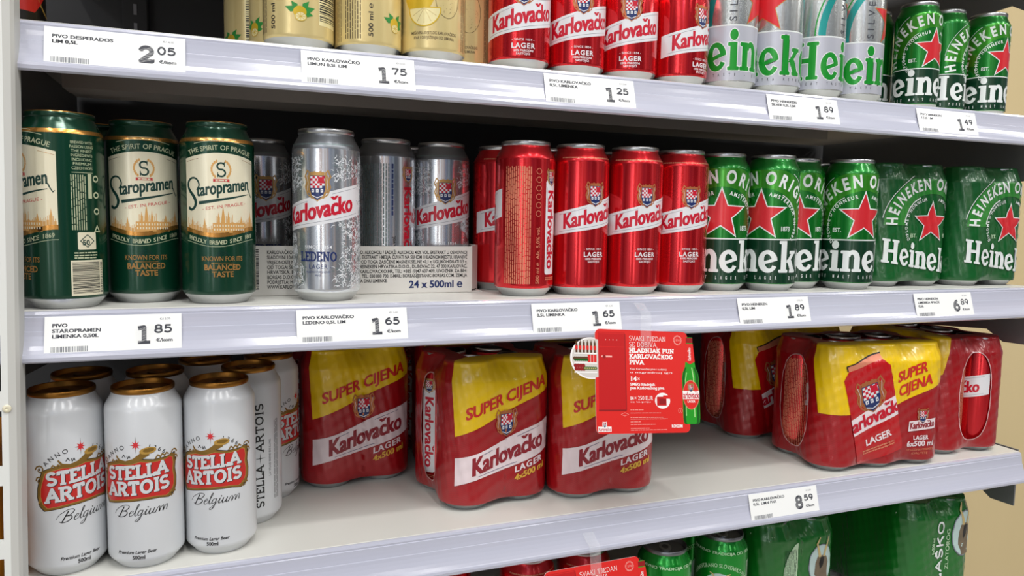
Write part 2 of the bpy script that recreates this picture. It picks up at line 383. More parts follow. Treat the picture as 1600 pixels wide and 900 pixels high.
class Art:
    def __init__(s): s.p = []; s.xf = []; s.k = 0; s.hold = False
    def raw(s, m, lv, pts):
        for f in reversed(s.xf): pts = [f(*q) for q in pts]
        if not s.hold: s.k += 1              # shapes that overlap within a layer lie a hair apart, as ink does
        s.p.append((m, lv+.1*(s.k % 8), pts))
    def poly(s, m, pts, lv=1):
        v = [Vector((x, y, 0)) for x, y in pts]; s.k += 1; h0 = s.hold; s.hold = True
        for t in tessellate_polygon([v]):
            q = [pts[i] for i in t]
            ar = (q[1][0]-q[0][0])*(q[2][1]-q[0][1])-(q[2][0]-q[0][0])*(q[1][1]-q[0][1])
            if abs(ar) < 1e-6: continue
            s.raw(m, lv, q if ar > 0 else q[::-1])
        s.hold = h0
    def rect(s, m, x0, y0, x1, y1, lv=1): s.raw(m, lv, [(x0, y0), (x1, y0), (x1, y1), (x0, y1)])
    def ell(s, m, cx, cy, rx, ry=None, lv=1, n=28): s.raw(m, lv, arc(cx, cy, rx, ry or rx, 0, 360-360/n, n-1))
    def rrect(s, m, x0, y0, x1, y1, r, lv=1):
        s.raw(m, lv, arc(x1-r, y1-r, r, r, 0, 90, 5)+arc(x0+r, y1-r, r, r, 90, 180, 5)+arc(x0+r, y0+r, r, r, 180, 270, 5)+arc(x1-r, y0+r, r, r, 270, 360, 5))
    def stroke(s, m, pts, w0, lv=1, w1=None, joint=True):
        """round-jointed line; width may run from w0 to w1 or be a list"""
        n = len(pts); ws = w0 if isinstance(w0, (list, tuple)) else [w0+((w1 if w1 is not None else w0)-w0)*i/max(1, n-1) for i in range(n)]
        for i in range(n-1):
            (ax, ay), (bx, by) = pts[i], pts[i+1]; L = math.hypot(bx-ax, by-ay)
            if L < 1e-6: continue
            px, py = -(by-ay)/L/2, (bx-ax)/L/2
            s.raw(m, lv, [(ax-px*ws[i], ay-py*ws[i]), (bx-px*ws[i+1], by-py*ws[i+1]), (bx+px*ws[i+1], by+py*ws[i+1]), (ax+px*ws[i], ay+py*ws[i])])
            if joint and 0 < i and ws[i] > .15: s.ell(m, ax, ay, ws[i]/2, lv=lv, n=8)
    def ring(s, m, cx, cy, rx, ry, wd, a0=0, a1=360, lv=1, n=32): s.stroke(m, arc(cx, cy, rx, ry, a0, a1, n), wd, lv, joint=False)
    def star(s, m, cx, cy, R, lv=1, k=.42, sx=1, n=5):
        for i in range(n):
            a = math.radians(90+360*i/n); h = math.radians(180/n)
            s.raw(m, lv, [(cx, cy), (cx+sx*R*k*cos(a-h), cy+R*k*sin(a-h)), (cx+sx*R*cos(a), cy+R*sin(a)), (cx+sx*R*k*cos(a+h), cy+R*k*sin(a+h))])
    def text(s, m, t, x, y, cap, lv=1, bold=0., sx=1., width=None, al='l', track=0., ang=0, skew=0, slope=0, on=None):
        """on = (cx, cy, rx, ry, centre angle): set along an ellipse, letters upright to it"""
        if bold > .03 and not on:            # heavy lettering: widened strokes
            d = (bold-.018)*.9*cap/CAP*(.75 if width else sx); ca, sa = cos(math.radians(ang)), sin(math.radians(ang))
            for e in (-d, 0, d): W = s.text(m, t, x+e*ca-slope*e*sa, y+e*sa+slope*e*ca, cap, lv, .018, sx, width, al, track, ang, skew, slope)
            return W
        k = cap/CAP; gl = [glyph(c, bold) for c in t]; nat = sum(g[1]*k for g in gl)
        if width: sx = (width-track*(len(t)-1))/nat
        W = nat*sx+track*(len(t)-1); px = 0
        ca, sa = cos(math.radians(ang)), sin(math.radians(ang))
        off = {'l': 0, 'c': -W/2, 'r': -W}[al]
        if on:
            cx, cy, rx, ry, a0 = on
            tab = [(cx+rx*sin(math.radians(a/8)), cy+ry*cos(math.radians(a/8)), a) for a in range(-1440, 1441)]
            ac = [0.]
            for i in range(2880): ac.append(ac[-1]+math.hypot(tab[i+1][0]-tab[i][0], tab[i+1][1]-tab[i][1]))
            base = ac[int(round(a0*8))+1440]
        for c, (tris, adv) in zip(t, gl):
            if on:
                d = base+off+px+adv*k*sx/2
                i = min(range(2881), key=lambda j: abs(ac[j]-d)); X0, Y0, _ = tab[i]
                i0, i1 = max(0, i-1), min(2880, i+1)
                tx, ty = tab[i1][0]-tab[i0][0], tab[i1][1]-tab[i0][1]; L = math.hypot(tx, ty); tx /= L; ty /= L
            s.k += 1; s.hold = True
            for tr in tris:
                q = []
                for gx, gy in tr:
                    if on:
                        lx, ly = (gx-adv/2)*k*sx, gy*k
                        q.append((X0+lx*tx-ly*ty, Y0+lx*ty+ly*tx))
                    else:
                        lx, ly = off+px+gx*k*sx+skew*gy*k, gy*k; ly += slope*lx
                        q.append((x+lx*ca-ly*sa, y+lx*sa+ly*ca))
                s.raw(m, lv, q)
            s.hold = False
            px += adv*k*sx+track
        return W
    def slab(s, m, t, x, y, cap, wt=.16, lv=1, sx=1., width=None, al='l', slope=0, gap=.06, serif=1., ang=0):
        nat = sum(SK[c][0]+gap for c in t)*cap
        if width: sx = width/nat
        W = nat*sx; x0 = {'l': 0, 'c': -W/2, 'r': -W}[al]; px = 0
        ca, sa = cos(math.radians(ang)), sin(math.radians(ang))
        s.xf.append(lambda u, v: (x+u*ca-(v+slope*u)*sa, y+u*sa+(v+slope*u)*ca))
        for c in t:
            w_, st, se = SK[c]
            f = lambda q: (x0+(px+q[0])*cap*sx, (wt/2+q[1]*(1-wt))*cap)
            for l in st: s.stroke(m, [f(q) for q in l], wt*cap, lv)
            for q in se:
                a, b = f(q); hw = wt*cap*(.95*serif)*(q[2] if len(q) > 2 else 1); hh = wt*cap*.36
                bb = b-wt*cap*.5+hh if q[1] < .5 else b+wt*cap*.5-hh
                s.rect(m, a-hw, bb-hh, a+hw, bb+hh, lv)
            px += w_+gap
        s.xf.pop(); return W
    def micro(s, m, x0, y0, x1, y1, rows, lv=1, vert=False, fill=.55, seed=1):
        """rows of print too small to read: broken bars"""
        rnd = random.Random(seed)
        for r in range(rows):
            if vert:
                a = x0+(x1-x0)*r/rows; b = a+(x1-x0)/rows*fill; p = y0
                while p < y1-1:
                    q = min(y1, p+rnd.uniform(3, 9)); s.rect(m, a, p, b, q, lv); p = q+.8
            else:
                a = y0+(y1-y0)*r/rows; b = a+(y1-y0)/rows*fill; p = x0
                while p < x1-.6:
                    q = min(x1, p+rnd.uniform(1.6, 5)); s.rect(m, p, a, q, b, lv); p = q+.6
    def bars(s, m, x0, y0, x1, y1, n=30, lv=1, vert=False, seed=3):
        rnd = random.Random(seed); L = (y1-y0) if vert else (x1-x0); ws = [rnd.uniform(.4, 1.6) for _ in range(2*n)]; k = L/sum(ws); p = 0
        for i, q in enumerate(ws):
            if i % 2 == 0:
                if vert: s.rect(m, x0, y0+p, x1, y0+p+q*k, lv)
                else: s.rect(m, x0+p, y0, x0+p+q*k, y1, lv)
            p += q*k
    def outline(s, start, m, d, lv):
        for mm, _, pts in list(s.p[start:]):
            for i in range(8):
                a = i*pi/4; s.p.append((m, lv, [(x+d*cos(a), y+d*sin(a)) for x, y in pts]))
    def mark(s): return len(s.p)
    def merge(s, o, fx=lambda u, v: (u, v), dl=0):
        for m, lv, pts in o.p: s.p.append((m, lv+dl, [fx(*q) for q in pts]))

def clip(poly, ax, lo, hi):
    for side, lim in ((1, lo), (-1, hi)):
        out = []; n = len(poly)
        for i in range(n):
            a, b = poly[i], poly[(i+1) % n]; da, db = side*(a[ax]-lim), side*(b[ax]-lim)
            if da >= 0: out.append(a)
            if (da > 0 > db) or (da < 0 < db):
                t = da/(da-db); out.append((a[0]+t*(b[0]-a[0]), a[1]+t*(b[1]-a[1])))
        poly = out
        if len(poly) < 3: return []
    return poly
def cells(poly, ax, st):
    if not st: return [poly]
    lo = min(p[ax] for p in poly); hi = max(p[ax] for p in poly); k0 = math.floor(lo/st+1e-9); k1 = math.ceil(hi/st-1e-9); out = []
    if k1-k0 <= 1: return [poly]
    for k in range(k0, k1):
        q = clip(poly, ax, k*st, (k+1)*st)
        if q: out.append(q)
    return out
def wrap(mb, art, fn, su=None, sv=None, step=.1, svmin=-1e9):
    """lay the artwork on a surface: fn(u, v, height above it) -> point, normal"""
    by = {}
    for m, lv, pts in art.p:
        for a in cells(pts, 0, su):
            for b in (cells(a, 1, sv) if sv and max(p[1] for p in a) > svmin else [a]):
                by.setdefault((m, lv), []).append(b)
    for (m, lv), ps in by.items():
        idx = {}; vs = []; ns = []; fs = []
        for p in ps:
            f = []
            for q in p:
                key = (round(q[0], 3), round(q[1], 3))
                if key not in idx:
                    P, N = fn(q[0], q[1], min(.06, step)+step*lv); idx[key] = len(vs); vs.append(P); ns.append(N)
                if not f or idx[key] != f[-1]: f.append(idx[key])
            if len(f) > 2 and f[0] == f[-1]: f.pop()
            if len(set(f)) == len(f) and len(f) > 2: fs.append(f)
        mb.add(vs, ns, fs, m)
def flat(o, ex, ey):
    o, ex, ey = Vector(o), Vector(ex).normalized(), Vector(ey).normalized(); n = ex.cross(ey)
    return lambda u, v, h: (tuple(o+ex*u+ey*v+n*h), tuple(n))

# ------------------------------------------------------------------ the setting: walls, floor, gondola back
mb = MB(); mb.box(-900, 1340, 440, 470, -1200, 900, 'back_paint', 0)
for z in range(-690, 900, 30): pass
structure('wall_back', mb)
mb = MB(); mb.box(1345, 3600, 560, 590, -1200, 1400, 'wall_beige'); structure('wall_right', mb)
mb = MB(); mb.box(-4000, 8000, -6000, 1400, -1220, -1200, 'floor_tile'); structure('floor', mb)

Z = {0: 483., 1: 239.5, 2: 0., 3: -243.5, 4: -482.}
XL, XR, DEP = 44., 1313., 432.
# ------------------------------------------------------------------ shelves
def make_shelf(k, label):
    z = Z[k]
    root = bpy.data.objects.new('gondola_shelf', None); COL.objects.link(root); root.location = (0, 0, z*S)
    tag(root, label, 'shelf', 'gondola shelves')
    b = MB()                                 # folded sheet: top, front hem, underside, hat channel near the front
    b.extrude([(0, -.4), (.6, 0), (DEP, 0), (DEP, -3), (2.5, -3), (2.5, -30), (26, -30), (26, -32), (.0, -32)], XL, XR, 'shelf_paint')
    b.extrude([(26, -30), (26, -3.2), (27.5, -3.2), (27.5, -32), (26, -32)], XL, XR, 'shelf_under')
    b.extrude([(64, -3.2), (64, -20), (110, -20), (110, -3.2)], XL+20, 1140, 'shelf_under')
    b.extrude([(230, -3.2), (230, -20), (276, -20), (276, -3.2)], XL+20, 1140, 'shelf_under')
    b.extrude([(3, -3.2), (3, -4), (DEP, -4), (DEP, -3.2)], XL, XR, 'shelf_under')
    link('board', b.mesh('board'), root)
    r = MB()                                 # price rail: upper lip, sloping window, lower lip
    r.extrude([(-1, -.6), (-3.2, -1.2), (-4.2, -3.4), (-4.0, -5.2), (-4.9, -5.6), (-5.2, -9), (-5.8, -13), (-6.6, -17), (-7.4, -17.4), (-8.2, -21), (-9.5, -25), (-11.2, -29), (-13.0, -32.5), (-14.8, -35.4), (-15.8, -36.2), (-16.6, -38.5), (-16.2, -41.5), (-14, -43), (-11, -42), (-6, -34), (-.2, -32), (-.2, -.6)], XL, XR, 'rail_plastic')
    link('price_rail', r.mesh('price_rail'), root)
    for x, sgn in ((1325, 1), (XL+2.5, 1)):
        c = MB()
        prof = [(8, -34), (8, -87), (44, -88), (71, -72), (318, -91), (420, -96), (DEP, -60), (DEP, -1), (8, -1)]
        c.extrude(prof, x-2.5, x, 'bracket_paint')
        link('bracket', c.mesh('bracket'), root)
    return root
make_shelf(0, 'uppermost shelf above the frame, only its right-hand grey bracket showing')
make_shelf(1, 'upper shelf with pale price rail under the cream and red cans')
make_shelf(2, 'middle shelf with pale price rail under the dark green and silver cans')
make_shelf(3, 'lower white shelf carrying the white cans and the red multipacks')
make_shelf(4, 'bottom shelf below the frame under the green multipacks')

# perforated white upright at the left, leaning as in the photo
mb = MB()
sh = lambda x, z: x+(z-20)*.024
def pf(pts, m): mb.face([(sh(x, z), y, z) for x, y, z in pts], m)
ZT, ZB, xr_, xl_ = 520, -640, 71, -60
h0, h1 = 40, 59.2                            # slot column
edges = []
zz = ZT-40
while zz-46 > ZB: edges.append((zz, zz-46)); zz -= 62
pf([(h1, -30, ZB), (xr_-7, -30, ZB), (xr_-7, -30, ZT), (h1, -30, ZT)], 'post_paint')
pf([(xl_, -30, ZB), (h0, -30, ZB), (h0, -30, ZT), (xl_, -30, ZT)], 'post_paint')
prev = ZT
for a, b in edges+[(ZB, ZB)]:
    pf([(h0, -30, a), (h1, -30, a), (h1, -30, prev), (h0, -30, prev)], 'post_paint'); prev = b
for a, b in edges:
    for q in ([(h1, -30, b), (h1, -30, a), (h1, -27, a), (h1, -27, b)], [(h0, -30, a), (h0, -30, b), (h0, -27, b), (h0, -27, a)], [(h0, -30, b), (h1, -30, b), (h1, -27, b), (h0, -27, b)], [(h0, -27, a), (h1, -27, a), (h1, -30, a), (h0, -30, a)]): pf(q, 'post_paint')
pf([(xr_-7, -30, ZB), (xr_-2, -28, ZB), (xr_-2, -28, ZT), (xr_-7, -30, ZT)], 'post_side_shaded')
pf([(xr_-2, -28, ZB), (xr_, -24, ZB), (xr_, -24, ZT), (xr_-2, -28, ZT)], 'post_side_shaded')
pf([(xr_, -24, ZB), (xr_, -6, ZB), (xr_, -6, ZT), (xr_, -24, ZT)], 'post_side_shaded')
post = link('upright_post', mb.mesh('upright_post'))
tag(post, 'white perforated metal upright at the left end of the shelves', 'post')
mb = MB(); mb.lathe([(3.2, 0), (3.2, .7), (2.6, 1.2), (1.2, 1.2), (1, .7), (0, .7)], 's_cream', 24)
c = link('cap_plug', mb.mesh('cap_plug'), post); c.rotation_euler = (pi/2, 0, 0); c.location = (sh(63, -76)*S, -30*S, -76*S)

# slotted back uprights seen above the first shelf
for X in (120,):
    mb = MB(); mb.box(X-16, X+16, 428, 439, 243, 478, 'back_paint', 2)
    for z in range(250, 470, 25): mb.box(X-2, X+2, 427, 428.2, z, z+14, 'alu_dark')
    tag(link('slotted_upright', mb.mesh('slotted_upright')), 'dark slotted upright in the shadow behind the upper shelf', 'upright')

# ------------------------------------------------------------------ cans
BODY = [(32.0, 9.0), (32.9, 10.6), (33.1, 12.5), (33.1, 147), (32.8, 149.6), (31.9, 152.2), (30.6, 154.6), (29.2, 157), (27.8, 159.6), (26.9, 161.4), (26.5, 162.8)]
BASE = [(0, 7), (14, 6), (20, 3.6), (22.6, .9), (23.6, 0), (24.6, .1), (25.8, 1.6), (28, 4.4), (30.4, 7), (32.0, 9.0)]
RIM = [(26.6, 166.2), (27.0, 166.9), (26.6, 167.9), (25.8, 167.5), (25.4, 166.6)]
LID = [(26.5, 162.8), (27.1, 163.3), (27.35, 165), (27.2, 166.9), (26.6, 167.8), (25.9, 167.4), (25.5, 164), (24.2, 161.4), (22.9, 162.4), (22.5, 163.4), (12, 163.6), (0, 163.6)]
TALL, SLIM = (33.1, 168.), (29., 146.)
def prof_scale(p, R, H):
    return [(r*R/33.1, z if z < 80 else z-168+H) for r, z in p]
def can_r(v, R, H):
    p = prof_scale(BODY, R, H)
    if v <= p[2][1]: return p[2][0], (1, 0)
    for i in range(len(p)-1):
        if p[i][1] <= v <= p[i+1][1]:
            t = (v-p[i][1])/(p[i+1][1]-p[i][1]); dr, dz = p[i+1][0]-p[i][0], p[i+1][1]-p[i][1]; L = math.hypot(dr, dz)
            return p[i][0]+t*dr, (dz/L, -dr/L)
    return p[-1][0], (1, 0)
def can_map(R, H):
    def fn(u, v, h):
        r, (nr, nz) = can_r(v, R, H); a = u/R
        return ((r+h*nr)*sin(a), -(r+h*nr)*cos(a), v+h*nz), (nr*sin(a), -nr*cos(a), nz)
    return fn
KIND = {}
def def_can(name, bands, art, lid='alu', base='alu', size=TALL, tab='alu', rim=None):
    R, H = size; b = MB(); prof = prof_scale(BODY, R, H)
    cuts = [x[0] for x in bands]+[999]
    for i, (z0, m) in enumerate(bands):
        z1 = cuts[i+1]; pts = []
        for j, (r, z) in enumerate(prof):
            if z0-1e-6 <= z <= z1+1e-6: pts.append((r, z))
        def at(z):
            for j in range(len(prof)-1):
                if prof[j][1] <= z <= prof[j+1][1]:
                    t = (z-prof[j][1])/(prof[j+1][1]-prof[j][1]); return (prof[j][0]+t*(prof[j+1][0]-prof[j][0]), z)
        if not pts or pts[0][1] > z0+1e-4:
            a = at(z0)
            if a: pts.insert(0, a)
        if z1 < prof[-1][1] and pts[-1][1] < z1-1e-4: pts.append(at(z1))
        b.lathe(pts, m)
    wrap(b, art, can_map(R, H), 3.0, 2.5, .05, svmin=H-22)
    l = MB(); l.lathe(prof_scale(LID, R, H), lid, 64)
    if rim: l.lathe([(r+.08, z) for r, z in prof_scale(RIM, R, H)], rim, 64)
    t = MB(); hz = H-168+163.7
    for i in range(20):
        a0, a1 = 2*pi*i/20, 2*pi*(i+1)/20
        f = lambda a, k, z: (7.5*k*sin(a), -3-11*k*cos(a), z)
        t.face([f(a0, 1, hz+1.4), f(a1, 1, hz+1.4), f(a1, .55, hz+1.4), f(a0, .55, hz+1.4)][::-1] if False else [f(a0, .55, hz+1.4), f(a0, 1, hz+1.4), f(a1, 1, hz+1.4), f(a1, .55, hz+1.4)], tab)
        t.face([f(a0, 1, hz), f(a1, 1, hz), f(a1, 1, hz+1.4), f(a0, 1, hz+1.4)], tab)
    bs = MB(); bs.lathe(prof_scale(BASE, R, H), base, 64)
    KIND[name] = (b.mesh(name+'_body'), l.mesh(name+'_lid'), t.mesh(name+'_tab'), bs.mesh(name+'_base'), size)
def view_rot(X, Y, phi):                     # turn so that the front of the print stands phi degrees right of the line to the camera
    return math.atan2(CAM[0]-X, Y-CAM[1])+math.radians(phi)
def can(obj, kind, X, Y, shelf, phi, label, cat='can', group=None, full=True, z=None, parent=None):
    body, lid, tb, base, size = KIND[kind]
    zz = Z[shelf] if z is None else z
    o = bpy.data.objects.new(obj, None); COL.objects.link(o)
    o.location = (X*S, Y*S, zz*S+.0002); o.rotation_euler = (0, 0, view_rot(X, Y, phi))
    tag(o, label, cat, group)
    link('body', body, o); link('base_rim', base, o); l = link('lid', lid, o)
    if full: link('pull_tab', tb, l)
    return o

# ---- artwork for each can
def coat(a, cx, cy, k, lv=3, gold='k_gold'):
    """two supporters round a chequered shield over a blue field; k = width"""
    h = k*1.12
    for sg in (-1, 1):
        pts = [(cx+sg*k*x, cy+h*y) for x, y in ((.18, -.44), (.36, -.32), (.46, -.08), (.39, .1), (.47, .24), (.38, .44), (.29, .36), (.34, .2), (.31, .0), (.33, -.2), (.18, -.44))]
        a.stroke(gold, pts, k*.045, lv); a.stroke(gold, [(cx+sg*k*.36, cy+h*.28), (cx+sg*k*.42, cy+h*.2), (cx+sg*k*.35, cy+h*.08), (cx+sg*k*.4, cy-h*.1), (cx+sg*k*.34, cy-h*.26)], k*.05, lv)
        a.stroke('k_white', [(cx+sg*k*.4, cy+h*.3), (cx+sg*k*.34, cy+h*.05), (cx+sg*k*.38, cy-h*.2)], k*.012, lv+1)
    sh_ = [(cx+k*x, cy+h*y) for x, y in ((-.27, .28), (.27, .28), (.28, -.12), (.2, -.36), (0, -.5), (-.2, -.36), (-.28, -.12))]
    a.poly(gold, [(cx+(x-cx)*1.12, cy+(y-cy)*1.08) for x, y in sh_], lv+1)
    a.poly('k_navy', sh_, lv+2)
    n = 6; s_ = .5*k/n
    for i in range(n):
        for j in range(5):
            if i+j > 8: continue
            m = 'k_word' if (i+j) % 2 else 'k_white'
            a.rect(m, cx-.25*k+i*s_, cy+h*.26-(j+1)*s_, cx-.25*k+(i+1)*s_, cy+h*.26-j*s_, lv+3)
    a.ell('k_word', cx+.13*k, cy+.14*h, .11*k, .1*h, lv+4, 14)
    for dx in (-.16, 0, .16):
        a.rect('k_white', cx+dx*k-.045*k, cy-.25*h, cx+dx*k+.045*k, cy-.14*h, lv+3); a.ell('k_navy', cx+dx*k, cy-.2*h, .02*k, lv=lv+4, n=8)
    a.stroke('k_white', [(cx-.2*k, cy-.34*h), (cx, cy-.42*h), (cx+.2*k, cy-.34*h)], k*.03, lv+3)
    for i in range(5): a.ell(gold, cx+(-.2+.1*i)*k, cy+h*(.345+.02*(i % 2)), k*.06, lv=lv+1, n=8)
    a.rect(gold, cx-.24*k, cy+.28*h, cx+.24*k, cy+.34*h, lv+1)

def karl(style, d=0):
    """d: how far the print is moved down on the shorter can"""
    a = Art(); red = style == 'red'
    sl = .215
    a.xf.append(lambda u, v: (u, v-d if v > 60 else v-d*.62))
    if d: a.xf[-1] = lambda u, v: (u, v-d if v > 62 else v-24)
    top = [(u, 103.5+sl*u+2.2*sin(u/26)) for u in range(-50, 52, 4)]; bot = [(u, 75.5+sl*u-1.2*sin((u+20)/24)) for u in range(-50, 52, 4)]
    for i in range(len(top)-1): a.raw('k_white', 1, [bot[i], bot[i+1], top[i+1], top[i]])
    a.stroke('k_line', [(u, v-3) for u, v in top[2:11]], .35, 2); a.stroke('k_line', [(u, v-3) for u, v in top[16:-2]], .35, 2)
    a.stroke('k_line', [(u, v+3) for u, v in bot[2:-2]], .35, 2)
    a.text('k_word', 'Karlovačko', -37, 81.5-sl*37, 16.4, 3, .05, width=73, slope=sl)
    coat(a, 0, 113.5, 25 if red else 27, 3, 'k_coat' if red else 'k_gold')
    if red:
        a.text('k_white', '- SINCE 1854 -', 0, 51, 2.2, 2, .01, width=24, al='c', track=.2)
        a.text('k_white', 'LAGER', 0, 43.6, 4.9, 2, .03, width=25, al='c', track=.8)
        a.text('k_white', '100% PRIRODNI', 0, 40, 2.1, 2, .02, width=22, al='c'); a.text('k_white', 'SASTOJCI', 0, 36.8, 2.1, 2, .02, width=15, al='c')
    else:
        a.text('frost', 'SINCE 1854', 0, 52, 3.0, 2, .02, width=27, al='c', track=.6)
        a.slab('k_navy', 'LEDENO', 0, 39.5, 9.5, .15, 2, width=37, al='c')
        a.text('k_navy', '- LAGER -', 0, 32.4, 4.2, 2, .0, width=27, al='c', track=.5)
        a.text('k_navy', 'SLADKO HMELJNO', 0, 28.4, 1.8, 2, .0, width=24, al='c'); a.text('k_navy', 'PIVO', 0, 25, 1.8, 2, .0, al='c')
        rnd = random.Random(4)
        for i in range(2000):                  # hoar-frost ferns up both sides
            sg = rnd.choice((-1, 1)); u = sg*(15+40*rnd.random()**.9); v = rnd.uniform(14, 140)
            if abs(u) < 44 and 72 < v-sl*u < 112: continue
            if abs(u) < 24 and 34 < v < 70: continue
            an = rnd.uniform(0, pi); L = rnd.uniform(2, 6); pts = [(u+L*t*cos(an+t*.9), v+L*t*sin(an+t*.9)) for t in (0, .33, .66, 1)]
            a.stroke('frost' if rnd.random() < .7 else 'frost_dark', pts, .7, 1, .2, joint=False)
    # back of the can: upright panel with the name, small print, units
    U = 112
    if red:
        a.rrect('k_white', U-9, 24, U+8, 126, 3, 1); a.stroke('k_line', [(U-7, 30), (U-7, 118)], .3, 2)
    coat(a, U, 130, 17, 3)
    a.text('k_word', 'Karlovačko', U-5.5, 116, 11.5, 3, .05, width=86, ang=-90)
    if red:
        a.micro('k_pink', 56, 14, 86, 140, 13, 1, True, .55, 5)
        a.text('k_pink', '500 ml ℮  Alk. 5,0% vol.', 95.5, 14, 4.0, 2, .015, width=62, ang=90)
        for i in range(6): a.ring('k_pink', 93.5, 90+i*9, 3, 3, .6, lv=2, n=14)
        a.micro('k_pink', 104, 18, 122, 22, 2, 1, seed=9)
    else:
        a.micro('frost_dark', 57, 14, 90, 140, 12, 1, True, .5, 6)
        a.micro('k_navy', 91, 84, 93.5, 140, 1, 1, True, .8, 7)
        a.text('black', '4,0% vol.', 95.5, 40, 4.2, 2, .015, ang=90)
    a.xf.pop()
    a.micro('k_pink' if red else 'frost_dark', -40, 151.5 if not d else 98.5, 40, 153 if not d else 100, 1, 1, fill=.9, seed=8)
    return a
def_can('karl_red', [(9, 'k_red'), (148.6, 'k_neck')], karl('red'))
def karl_small():
    a = karl('red', 37); b = Art(); b.p = [q for q in a.p if max(y for x, y in q[2]) < 101 and min(y for x, y in q[2]) > 10]
    return b
def_can('karl_small', [(9, 'k_red'), (95.6, 'k_neck')], karl_small(), size=(33.1, 115.))
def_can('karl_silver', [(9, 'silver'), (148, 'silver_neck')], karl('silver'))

def staro():
    a = Art()
    N = 17; us = [-34+68*i/N for i in range(N+1)]
    tp = lambda u: 133.5+5.5*cos(u/34*pi/2); bt = lambda u: 68-5.5*cos(u/34*pi/2)**1.5+1.2*sin(u/12)
    for i in range(N):
        u0, u1 = us[i], us[i+1]
        a.raw('s_cream', 1, [(u0, bt(u0)), (u1, bt(u1)), (u1, tp(u1)), (u0, tp(u0))])
        a.raw('s_gold', 2, [(u0, bt(u0)), (u1, bt(u1)), (u1, bt(u1)+4), (u0, bt(u0)+4)])
        a.raw('s_text', 1, [(u0, bt(u0)-8.8), (u1, bt(u1)-8.8), (u1, bt(u1)-8.4), (u0, bt(u0)-8.4)])
    for h, hw in ((11, 24), (13.2, 14)):
        a.stroke('s_text', [(u, tp(u)+h) for u in [-hw+2*hw*i/14 for i in range(15)]], .45, 1, joint=False)
    a.stroke('s_gold', [(u, tp(u)-3.2) for u in (-33, -26, -20)], .3, 2); a.stroke('s_gold', [(u, tp(u)-3.2) for u in (20, 26, 33)], .3, 2)
    a.text('s_text', 'THE SPIRIT OF PRAGUE', 0, 0, 4.3, 2, .012, al='c', width=60, on=(0, 141.6-90, 90, 90, 0))
    a.text('s_text', 'PROUDLY BREWED SINCE 1869', 0, 0, 3.8, 2, .012, al='c', width=62, on=(0, 0, 1, 1, 0)) if False else None
    for i, c in enumerate('PROUDLY BREWED SINCE 1869'):
        u = -30+60*i/24; a.text('s_text', c, u, bt(u)-6.6, 3.7, 2, .012, al='c', sx=.9, slope=(bt(u+.5)-bt(u-.5)))
    # monogram and wreath
    a.stroke('s_ink', arc(0, 127, 3.3, 3.0, 35, 270, 12)+arc(0, 121, 3.5, 3.2, 90, -150, 12), 1.5, 3)
    a.stroke('s_ink', [(2.7, 131), (2.7, 126.6)], .7, 3); a.stroke('s_ink', [(-3, 117), (-3, 121.5)], .7, 3)
    for sg in (-1, 1):
        for i in range(9):
            t = math.radians(-50+i*14); x, y = sg*8.2*cos(t), 124+8.4*sin(t)
            a.ell('s_sky', x, y, .9, 1.5, 2, 8)
    a.poly('s_red', [(-7, 115.5), (7, 115.5), (7, 112.6), (4.6, 113.2), (-4.6, 113.2), (-7, 112.6)], 3)
    a.micro('s_cream', -5, 113.7, 5, 115.2, 1, 4, fill=.8)
    # big initial and name
    q, w_ = smooth([(-21.5, 105), (-19.6, 110), (-22, 115), (-26.5, 116), (-30.6, 113), (-31.2, 108), (-28.6, 103.4), (-25, 99), (-23.2, 94), (-24.6, 89.4), (-28, 87.4), (-30.6, 89)], [.9, 1.3, 1.5, 1.7, 2.0, 2.3, 2.7, 2.9, 2.8, 2.3, 2.2, 2.8]); a.stroke('s_ink', q, w_, 3)
    a.text('s_ink', 'taropramen', -22.0, 99.4, 11.2, 3, .035, width=49.5, slope=.15)
    a.stroke('s_ink', [(-20, 93.4), (-8, 95.4), (8, 98.4), (20, 101), (27, 102.3)], [3.0, 2.5, 1.8, 1.1, .6], 3)
    a.stroke('s_ink', [(27.2, 107), (29, 103), (31, 99.6), (32.4, 101.2)], [1.2, 1, .7, .4], 3)
    a.text('s_red', '- EST. IN PRAGUE -', 3, 89.6, 2.9, 3, .0, al='c', width=40, slope=.15)
    # skyline
    rnd = random.Random(2)
    for i in range(46):
        u = -32+64*i/45; h = 4+rnd.uniform(0, 5)+(9 if -6 < u < 10 else 0)*rnd.random()
        b = bt(u)+4; a.rect('s_sky', u-.25, b, u+.25, b+h, 3)
        if i % 2: a.rect('s_sky', u-.9, b, u+.9, b+h*.55, 2)
    for u, h, wd in ((1, 25, 3.2), (-3, 19, 2.4), (5.5, 19, 2.4), (-15, 13, 2), (18, 12, 2.6), (29, 14, 2), (-27, 11, 2)):
        b = bt(u)+4; a.raw('s_sky', 3, [(u-wd/2, b), (u+wd/2, b), (u+wd/2, b+h*.5), (u, b+h), (u-wd/2, b+h*.5)])
    a.rect('s_sky', -8, bt(0)+4, 22, bt(0)+13, 2)
    for i in range(12): a.rect('s_cream', -7+i*2.4, bt(0)+6, -6+i*2.4, bt(0)+8, 4); a.rect('s_cream', -7+i*2.4, bt(0)+9.5, -6+i*2.4, bt(0)+11.5, 4)
    # lower wording
    a.text('s_brown', 'KNOWN FOR ITS', 0, 40.5, 4.3, 2, .015, al='c', width=37); a.rect('s_gold', -10, 38.4, 10, 38.8, 2)
    a.text('s_brown', 'BALANCED', 0, 32.2, 5.0, 2, .03, al='c', width=33); a.text('s_brown', 'TASTE', 0, 25.8, 5.0, 2, .03, al='c', width=19)
    for k in range(9): a.ring('s_band', 0, 34, 8+k, 16-k, .25, 20*k, 20*k+120, 1, 14)
